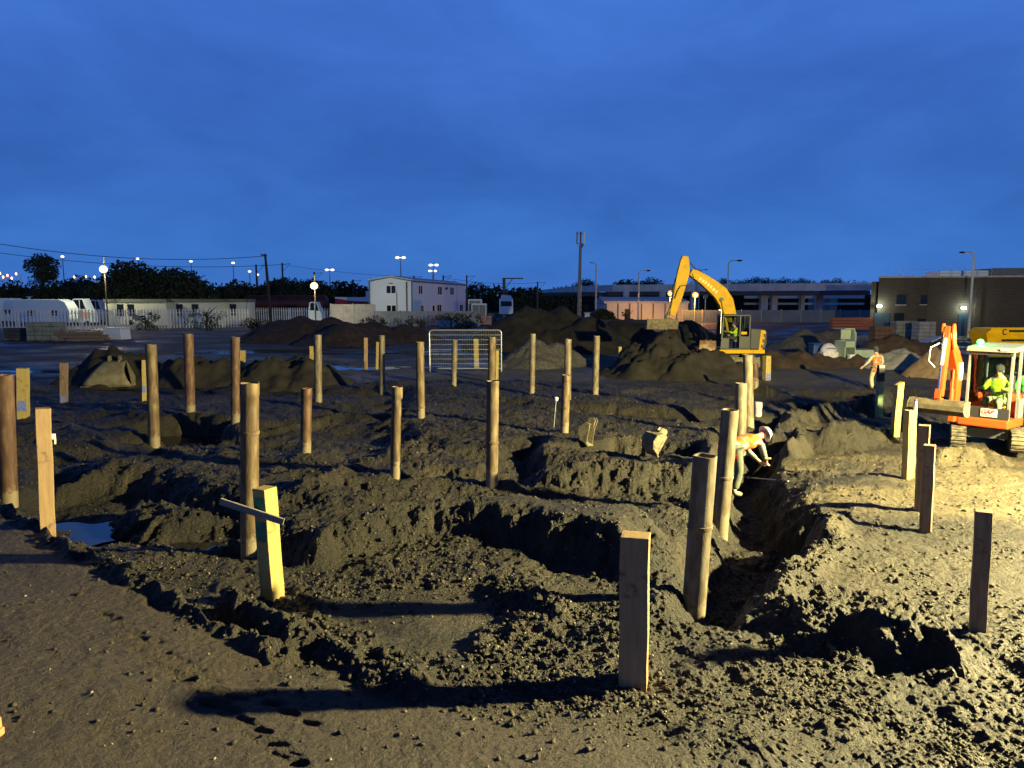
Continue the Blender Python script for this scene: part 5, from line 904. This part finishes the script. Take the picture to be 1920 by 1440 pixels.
def van(px0, px1, Y, label, top, mt, cat='van', stripe=None, h0=.35, ang=0):
    a, b = at(px0, 600, Y)[0], at(px1, 600, Y)[0]; W_ = b-a; h_ = at(0, top, Y)[2]; r_ = empty('van', (a, Y, 0), ang, label, cat); m = MB(); m.prism([(0, h0), (0, h_*.6), (W_*.10, h_-.08), (W_*.2, h_), (W_*.62, h_), (W_*.82, h_*.62), (W_*.98, h_*.5), (W_, h0)], 0, 1.9, 'y'); m.build('body', mt, r_, bevel=.08)
    m = MB(); m.prism([(W_*.5, h_*.62), (W_*.5, h_-.15), (W_*.62, h_-.15), (W_*.78, h_*.62)], -.012, -.002, 'y'); m.prism([(W_*.14, h_*.64), (W_*.2, h_-.15), (W_*.45, h_-.15), (W_*.45, h_*.64)], -.012, -.002, 'y'); m.build('window', M_win, r_)
    for t in (.2, .8): m = MB(); m.tube([(W_*t, -.03, .33), (W_*t, .2, .33)], .33, 14); m.build('wheel', M_black, r_)
    if stripe: m = MB(); m.bx(.02, W_*.9, -.016, -.004, h_*.28, h_*.5); m.build('reflective_stripe', stripe, r_)
    return r_
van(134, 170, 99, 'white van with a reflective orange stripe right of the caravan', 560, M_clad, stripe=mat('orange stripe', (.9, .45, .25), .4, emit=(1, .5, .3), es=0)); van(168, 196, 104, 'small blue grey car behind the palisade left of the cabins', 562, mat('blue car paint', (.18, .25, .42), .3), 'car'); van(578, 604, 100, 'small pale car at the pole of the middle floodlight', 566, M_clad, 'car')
# lorry behind fence by the white building
a = at(915, 590, 100)[0]; b = at(962, 590, 100)[0]; r_ = empty('lorry', (a, 100, 0), 0, 'white lorry cab behind the grey fence right of the white building', 'lorry'); W_ = b-a; m = MB(); m.bx(W_*.45, W_, 0, 2.3, 1.5, 3.6); m.prism([(W_*.5, 3.6), (W_, 3.6), (W_*.9, 4.1), (W_*.55, 4.2)], .1, 2.2, 'y'); m.build('cab', M_clad, r_, bevel=.08)
m = MB(); m.bx(W_*.52, W_*.95, -.02, -.004, 2.6, 3.3); m.build('windscreen', M_win, r_); m = MB(); m.bx(0, W_*.45, .1, 2.2, 1.2, 1.6); m.build('chassis', M_dkmet, r_)
for t in (.2, .75): m = MB(); m.tube([(W_*t, -.03, .5), (W_*t, .3, .5)], .5, 14); m.build('wheel', M_black, r_)
for i, (p0, p1, tp, lb) in enumerate(((878, 903, 561, 'upper white storage unit left of the lorry cab'), (884, 912, 569, 'lower white storage unit beside the lorry'))):
    Y = 103-i*3; a, b = at(p0, 590, Y)[0], at(p1, 590, Y)[0]; h_ = at(0, tp, Y)[2]; r_ = empty('storage_unit', (a, Y, 0), 0, lb, 'container', 'white storage units'); m = MB(); m.bx(0, b-a, 0, 2.4, .1, h_); m.build('body', M_clad, r_, bevel=.04); m = MB(); m.bx(.15, (b-a)/2-.03, -.03, -.003, .3, h_-.2); m.build('door', M_grey, r_); m = MB(); m.bx((b-a)/2+.03, b-a-.15, -.03, -.003, .3, h_-.2); m.build('door', M_grey, r_)
# dark red tank wagon and red white train
a, b = at(455, 570, 128), at(612, 570, 128); r_ = empty('tank_wagon', (a[0], 128, 0), 0, 'long dark red rail tank wagon behind the palisade', 'rail wagon'); L_ = b[0]-a[0]; m = MB(); m.tube([(0, 1.2, 2.8), (.35, 1.2, 2.8), (L_-.35, 1.2, 2.8), (L_, 1.2, 2.8)], [1.0, 1.45, 1.45, 1.0], 20); m.build('tank', mat('dark red tank', (.06, .018, .012), .5, 0, (.10, .03, .02), .6), r_, True); m = MB(); m.bx(0, L_, .2, 2.2, .8, 1.2); m.build('chassis', M_dkmet, r_)
for t in (.1, .17, .83, .9): m = MB(); m.tube([(L_*t, 0, .5), (L_*t, .15, .5)], .5, 14); m.build('wheel', M_dkmet, r_)
a, b = at(628, 570, 125), at(700, 570, 125); r_ = empty('train', (a[0], 125, 0), 0, 'red and white train showing left of the white building', 'train'); L_ = b[0]-a[0]; m = MB(); m.bx(0, L_, 0, 2.6, .9, 3.9); m.build('body', mat('train red', (.30, .015, .02), .4), r_, bevel=.15); m = MB(); m.prism([(L_*.45, 3.3), (0, 3.75), (0, 3.95), (L_, 3.95), (L_, 3.15)], -.02, -.004, 'y'); m.build('white_band', M_clad, r_); m = MB(); m.bx(L_*.8, L_, .2, 2.4, 3.9, 5.0); m.build('cab_top', M_clad, r_, bevel=.1); m = MB(); m.bx(L_*.1, L_*.9, -.02, -.004, 2.0, 2.7); m.build('window', M_win, r_)
for t in (.2, .8): m = MB(); m.tube([(L_*t, 0, .5), (L_*t, .15, .5)], .5, 14); m.build('wheel', M_dkmet, r_)
# left yard: block stacks, timber, trough
def stack(px0, px1, top, base, lb, mt, rows=4, cols=4, nm='block_stack', cat='stack', rz=0):
    x, y = gp((px0+px1)/2, base); W_ = (px1-px0)*y/F; h_ = at((px0+px1)/2, top, y)[2]; r_ = empty(nm, (x, y, 0), rz, lb, cat, 'stacked building materials'); m = MB(); bw, bh = W_/cols, (h_-.12)/rows; g = random.Random(px0)
    for i in range(cols):
        for j in range(rows):
            for k in range(2): m.box((-W_/2+bw*(i+.5)+g.uniform(-.02, .02), .3+.6*k, .12+bh*(j+.5)), (bw*.94, .56, bh*.92))
    m.build('blocks', mt, r_); m = MB(); m.bx(-W_/2, W_/2, 0, 1.2, .08, .12)
    for t in (-.45, 0, .45): m.bx(W_*t-.05, W_*t+.05, 0, 1.2, 0, .08)
    m.build('pallet', M_w3, r_)
M_blk = mat('mossy concrete blocks', (.16, .18, .14), .9, 0, (.26, .28, .23), 2, .3, 15)
stack(50, 110, 604, 640, 'tall stack of pale concrete blocks on the left of the yard', M_blk); stack(8, 52, 615, 638, 'low dark stack left of the pale concrete blocks', mat('dark blocks', (.05, .05, .055), .9), 3, 4)
stack(806, 828, 592, 612, 'small stack with a red corner behind the wire fence panel', mat('pale bricks', (.35, .36, .38), .8, 0, (.45, .2, .18), 1.5), 3, 3); stack(822, 850, 600, 616, 'stack of pale blocks left of the dark gap behind the fence panel', mat('pale grey blocks', (.42, .46, .45), .8), 2, 4); stack(846, 866, 601, 614, 'short stack of grey pipes and blocks behind the fence panel', MATS['pale grey blocks'], 2, 3); stack(896, 922, 592, 610, 'stack with red edge at the foot of the biggest heap', MATS['pale bricks'], 3, 3)
stack(1680, 1718, 602, 634, 'grey shrouded block stack in front of the brick building', M_blk, 4, 3); stack(1722, 1754, 603, 640, 'taller block stack in front of the brick building doorway', mat('grey blocks', (.20, .21, .22), .9, 0, (.28, .28, .30), 2), 5, 3); stack(1640, 1676, 612, 640, 'low brown brick stack at the left corner of the brick building', mat('brown bricks', (.15, .08, .05), .9), 3, 4)
x, y = gp(150, 640); r_ = empty('timber_stack', (x, y, 0), R(4), 'low stack of dark timber baulks in the left yard', 'timber stack', 'stacked building materials'); g = random.Random(2)
for k in range(9): m = MB(); m.box((g.uniform(-.4, .4), (k % 3)*.4, .15+.26*(k//3)), (4.2-g.uniform(0, 1.2), .3, .22), rz=g.uniform(-.06, .06)); m.build('baulk', M_w3, r_)
x, y = gp(208, 637); r_ = empty('water_tank', (x, y, 0), R(-12), 'white plastic tank with sloping end standing alone in the left yard', 'tank'); m = MB(); m.prism([(-1.1, 0), (1.1, 0), (1.0, .95), (-.75, 1.0)], 0, 1.2, 'y'); m.build('tank_body', mat('white tank', (.72, .76, .8), .4), r_, bevel=.06); m = MB(); m.bx(-.8, 1.06, -.05, 1.25, .97, 1.05); m.build('lid', M_clad, r_, bevel=.03); m = MB(); m.bx(-.9, .95, -.03, 0, .45, .52); m.build('rib', M_clad, r_)
# right: steel section stack, mortar silo, bag, skip, sheet
x, y = gp(1617, 628); r_ = empty('steel_stack', (x, y, 0), R(-4), 'long stack of red oxide steel beams before the hoarding', 'beam stack', 'stacked building materials')
for j in range(4):
    for k in range(3):
        m = MB(); L_ = 110*y/F/1; zc = .55+.30*j; m.bx(-L_/2, L_/2, k*.35, k*.35+.28, zc, zc+.03); m.bx(-L_/2, L_/2, k*.35, k*.35+.28, zc+.22, zc+.25); m.bx(-L_/2, L_/2, k*.35+.12, k*.35+.16, zc+.03, zc+.22); m.build('beam', mat('red oxide steel', (.32, .09, .05), .7, 0, (.24, .07, .04), 1), r_)
for t in (-.35, .35): m = MB(); m.bx(L_*t-.12, L_*t+.12, -.05, 1.1, 0, .54); m.build('bearer', M_w3, r_)
x, y = gp(1594, 668+22); y = 41; x = at(1594, 660, y)[0]; S_ = y/F; r_ = empty('mortar_bin', (x, y, 0), R(6), 'pale green site container with its lid raised', 'container'); MG = mat('pale green steel', (.34, .42, .33), .6, 0, (.26, .33, .26), 3)
zt = at(0, 616, y)[2]; zm = at(0, 640, y)[2]; m = MB(); m.bx(-.33, -.27, 0, 1.1, 0, zm); m.bx(.27, .33, 0, 1.1, 0, zm+.5); m.bx(-.33, .33, 1.05, 1.1, 0, zm); m.bx(-.33, .33, 0, 1.1, 0, .12); m.bx(-.33, .33, 0, .05, zm-.35, zm); m.build('housing', MG, r_); m = MB(); m.prism([(-.42, zt), (.2, zt+.02), (.33, zm+.35), (.27, zm+.3), (.16, zt-.04), (-.40, zt-.05)], 0, 1.1, 'y'); m.build('raised_lid', MG, r_)
m = MB(); m.bx(-.42, .16, .3, .34, zm+.1, zt-.05); m.build('back_flap', MG, r_); m = MB(); m.bx(.34, 1.7, 0, 1.1, 0, .65); m.build('trough', MG, r_, bevel=.02); m = MB(); m.box((-.02, -.2, .22), (.36, .3, .4)); m.build('white_bucket', M_white, r_, bevel=.04)
y = 42; x = at(1553, 655, y)[0]; m = MB(); m.ball((0, 0, .42), .5, 16, 10, (.95, .9, 1.05)); m.box((0, 0, .2), (.9, .85, .5)); o = m.build('builders_bag', mat('white bag', (.70, .70, .74), .7, 0, (.55, .5, .56), 6, .5, 12), None, True, bevel=.06); o.location = (x, y, 0.05); tag(o, 'white builders bag full of sand beside a blue one', 'bag'); m = MB(); m.bx(-.25, .25, -.47, -.45, .62, .70); m.build('print_band', M_blue, o)
x = at(1534, 650, 43)[0]; m = MB(); m.box((0, 0, .42), (.85, .8, .85)); o = m.build('blue_crate', mat('dark blue plastic', (.02, .06, .20), .5), None, bevel=.06); o.location = (x, 43, 0); tag(o, 'dark blue crate left of the white builders bag', 'crate'); m = MB(); m.bx(-.46, .46, -.45, .45, .86, .92); m.build('lid', MATS['dark blue plastic'], o, bevel=.02)
# yellow skip
x, y = at(1848, 645, 40)[0], 40; r_ = empty('skip', (x, y, 0), R(-3), 'yellow waste skip with black lettering behind the orange mini excavator', 'skip'); zt = at(0, 616, y)[2]; zl = at(0, 625, y)[2]; W_ = 3.3
m = MB(); m.add([(.3, 0, zt), (0, 0, zl), (.45, .3, .3), (W_-.3, .3, .3), (W_+.1, 0, zl), (W_-.1, 0, zt), (.3, 1.8, zt), (0, 1.8, zl), (.45, 1.5, .3), (W_-.3, 1.5, .3), (W_+.1, 1.8, zl), (W_-.1, 1.8, zt)], [(0, 1, 2, 3, 4, 5), (6, 11, 10, 9, 8, 7), (0, 6, 7, 1), (1, 7, 8, 2), (2, 8, 9, 3), (3, 9, 10, 4), (4, 10, 11, 5)]); m.build('hull', M_yel, r_, solid=.03)
m = MB(); m.bx(.2, W_, -.06, .0, zt-.05, zt+.03); m.bx(.1, W_, -.05, .0, zl-.04, zl+.03); m.build('rim', M_yel, r_)
for t in (.28, .78): m = MB(); m.bx(W_*t-.03, W_*t+.03, -.07, -.005, zl, zt); m.build('rib', M_yel, r_)
m = MB(); cx_, cz = .95, (zt+zl)/2-.05
for k in range(10): a = R(60+k*27); m.box((cx_+.11*math.cos(a), -.075, cz+.14*math.sin(a)), (.05, .01, .07), ry=-a)
g = random.Random(5); u = cx_+.22
while u < 2.2: w_ = g.uniform(.05, .09); m.box((u+w_/2, -.075, cz+.05), (w_, .01, .12)); u += w_+.02
u = cx_-.1
while u < 2.2: w_ = g.uniform(.04, .08); m.box((u+w_/2, -.01, zl-.38), (w_, .02, .12), rx=-.28); u += w_+.02
m.build('black_lettering', M_black, r_)
# grey tarpaulin sheet
X_, Y_ = np.meshgrid(np.linspace(0, 3.6, 24), np.linspace(0, 2, 12), indexing='ij'); p = at(1700, 638, 46); m = MB(); Zs = .75+.35*fb(X_*.9, Y_*.9, 3, 5)+.35*np.exp(-((X_-2.6)**2)/.3); vs = [(p[0]+float(a), 46+float(b), float(c)) for a, b, c in zip(X_.ravel(), Y_.ravel(), Zs.ravel())]; m.add(vs, [(i*12+j, i*12+12+j, i*12+13+j, i*12+j+1) for i in range(23) for j in range(11)]); o = m.build('tarpaulin', mat('pale tarpaulin', (.40, .44, .55), .5), None, True, solid=.02); tag(o, 'crumpled pale blue tarpaulin behind the sand heap', 'tarpaulin')
# ground plate sign posts
for px, py, Y, lb in ((1323, 556, 100, 'square sign on a post under the excavator boom'),):
    p = at(px, py, Y); r_ = empty('sign_post', (p[0], Y, 0), 0, lb, 'sign'); m = MB(); m.bx(-.06, .06, -.04, .04, 0, p[2]); m.build('post', M_pole, r_); m = MB(); m.bx(-.3, .3, -.08, -.05, p[2]-.2, p[2]+.25); m.build('plate', M_grey, r_)
p = at(1101, 588, 88); r_ = empty('meter_box', (p[0], 88, 0), 0, 'pale blue box on a stand right of the telecom mast', 'box'); m = MB(); m.bx(-.3, .3, -.2, .2, .9, 1.9); m.build('box', mat('pale blue box paint', (.4, .55, .68), .5), r_, bevel=.02); m = MB(); m.bx(-.45, .45, -.3, .3, 1.92, 2.0); m.build('roof', M_grey, r_); m = MB(); m.bx(-.1, .1, -.1, .1, 0, .9); m.build('stand', M_dkmet, r_)
# orange object cut by the left edge
p = gp(-4, 1385, .5); m = MB(); m.tube([(0, 0, 0), (0, .0, .07)], [.03, .028], 12); m.box((0, 0, -.03), (.07, .05, .05)); o = m.build('traffic_marker', mat('orange plastic', (.9, .25, .10), .5), None, True, bevel=.005); o.location = (p[0]+.0, p[1], .58); tag(o, 'orange plastic marker cap cut by the left edge, bottom left', 'marker cap')
# ------------------------------------------------------------------ lights and sky
def lamp(kind, loc, col, W, r=.2, name='lamp_light'):
    l = bpy.data.lights.new(name, kind); l.energy = W; l.color = col; l.shadow_soft_size = r; o = bpy.data.objects.new(name, l); COL.objects.link(o); o.location = loc; return o
KEY = (12.9, 8.3, 5.2)
lamp('POINT', KEY, (1.0, .84, .37), 52000, .14, 'lighting_tower_light')
for x, y, z, c, W in LIGHTS: lamp('POINT', (x, y, z), c, W, .3)
for u, zc in WLMP:
    q = Matrix.Translation((WB.location)) @ Matrix.Rotation(ang, 4, 'Z') @ Vector((u, -.55, zc)); lamp('POINT', q, (.85, 1, .8), 130, .1)
q = Matrix.Translation(ME.location) @ Matrix.Rotation(UF, 4, 'Z') @ Vector((X1-.12, .25, Z1+.18)); lamp('POINT', q, (.1, 1, .25), 30, .05)
w = bpy.data.worlds.new('World'); S.world = w; w.use_nodes = True; nt = w.node_tree; L = nt.links; bg = nt.nodes['Background']
tc = nt.nodes.new('ShaderNodeTexCoord'); sp = nt.nodes.new('ShaderNodeSeparateXYZ'); L.new(tc.outputs['Generated'], sp.inputs[0])
r = nt.nodes.new('ShaderNodeValToRGB'); e = r.color_ramp.elements; e[0].position = 0; e[0].color = (.040, .135, .45, 1); e[1].position = 1; e[1].color = (.004, .011, .04, 1)
for p, c in ((.05, (.033, .130, .43)), (.16, (.029, .108, .39)), (.30, (.035, .118, .44)), (.40, (.038, .130, .47)), (.54, (.006, .018, .06))): k = e.new(p); k.color = (*c, 1)
L.new(sp.outputs[2], r.inputs[0])
mp = nt.nodes.new('ShaderNodeMapping'); mp.inputs['Scale'].default_value = (2.2, 1.6, 5.2); mp.inputs['Rotation'].default_value = (R(12), R(28), R(10)); L.new(tc.outputs['Generated'], mp.inputs[0])
n = nt.nodes.new('ShaderNodeTexNoise'); n.inputs['Scale'].default_value = 2.0; n.inputs['Detail'].default_value = 8; n.inputs['Roughness'].default_value = .56; n.inputs['Distortion'].default_value = .35; L.new(mp.outputs[0], n.inputs[0])
r2 = nt.nodes.new('ShaderNodeValToRGB'); r2.color_ramp.elements[0].position = .3; r2.color_ramp.elements[1].position = .72; r2.color_ramp.elements[0].color = (.86, .87, .89, 1); r2.color_ramp.elements[1].color = (1.26, 1.20, 1.14, 1); L.new(n.outputs[0], r2.inputs[0])
mx_ = nt.nodes.new('ShaderNodeMix'); mx_.data_type = 'RGBA'; mx_.blend_type = 'MULTIPLY'; mx_.inputs[0].default_value = 1; L.new(r.outputs[0], mx_.inputs[6]); L.new(r2.outputs[0], mx_.inputs[7]); L.new(mx_.outputs[2], bg.inputs[0]); bg.inputs[1].default_value = 1.27
# ------------------------------------------------------------------ camera
cd = bpy.data.cameras.new('camera'); cam = bpy.data.objects.new('camera', cd); COL.objects.link(cam); cam.location = (0, 0, CH); cam.rotation_euler = (math.pi/2-TH, 0, 0); cd.sensor_width = 36; cd.lens = 36*F/1920; cd.clip_end = 6000; S.camera = cam
S.view_settings.view_transform = 'Standard'; S.view_settings.look = 'None'; S.view_settings.exposure = 0; S.view_settings.gamma = 1
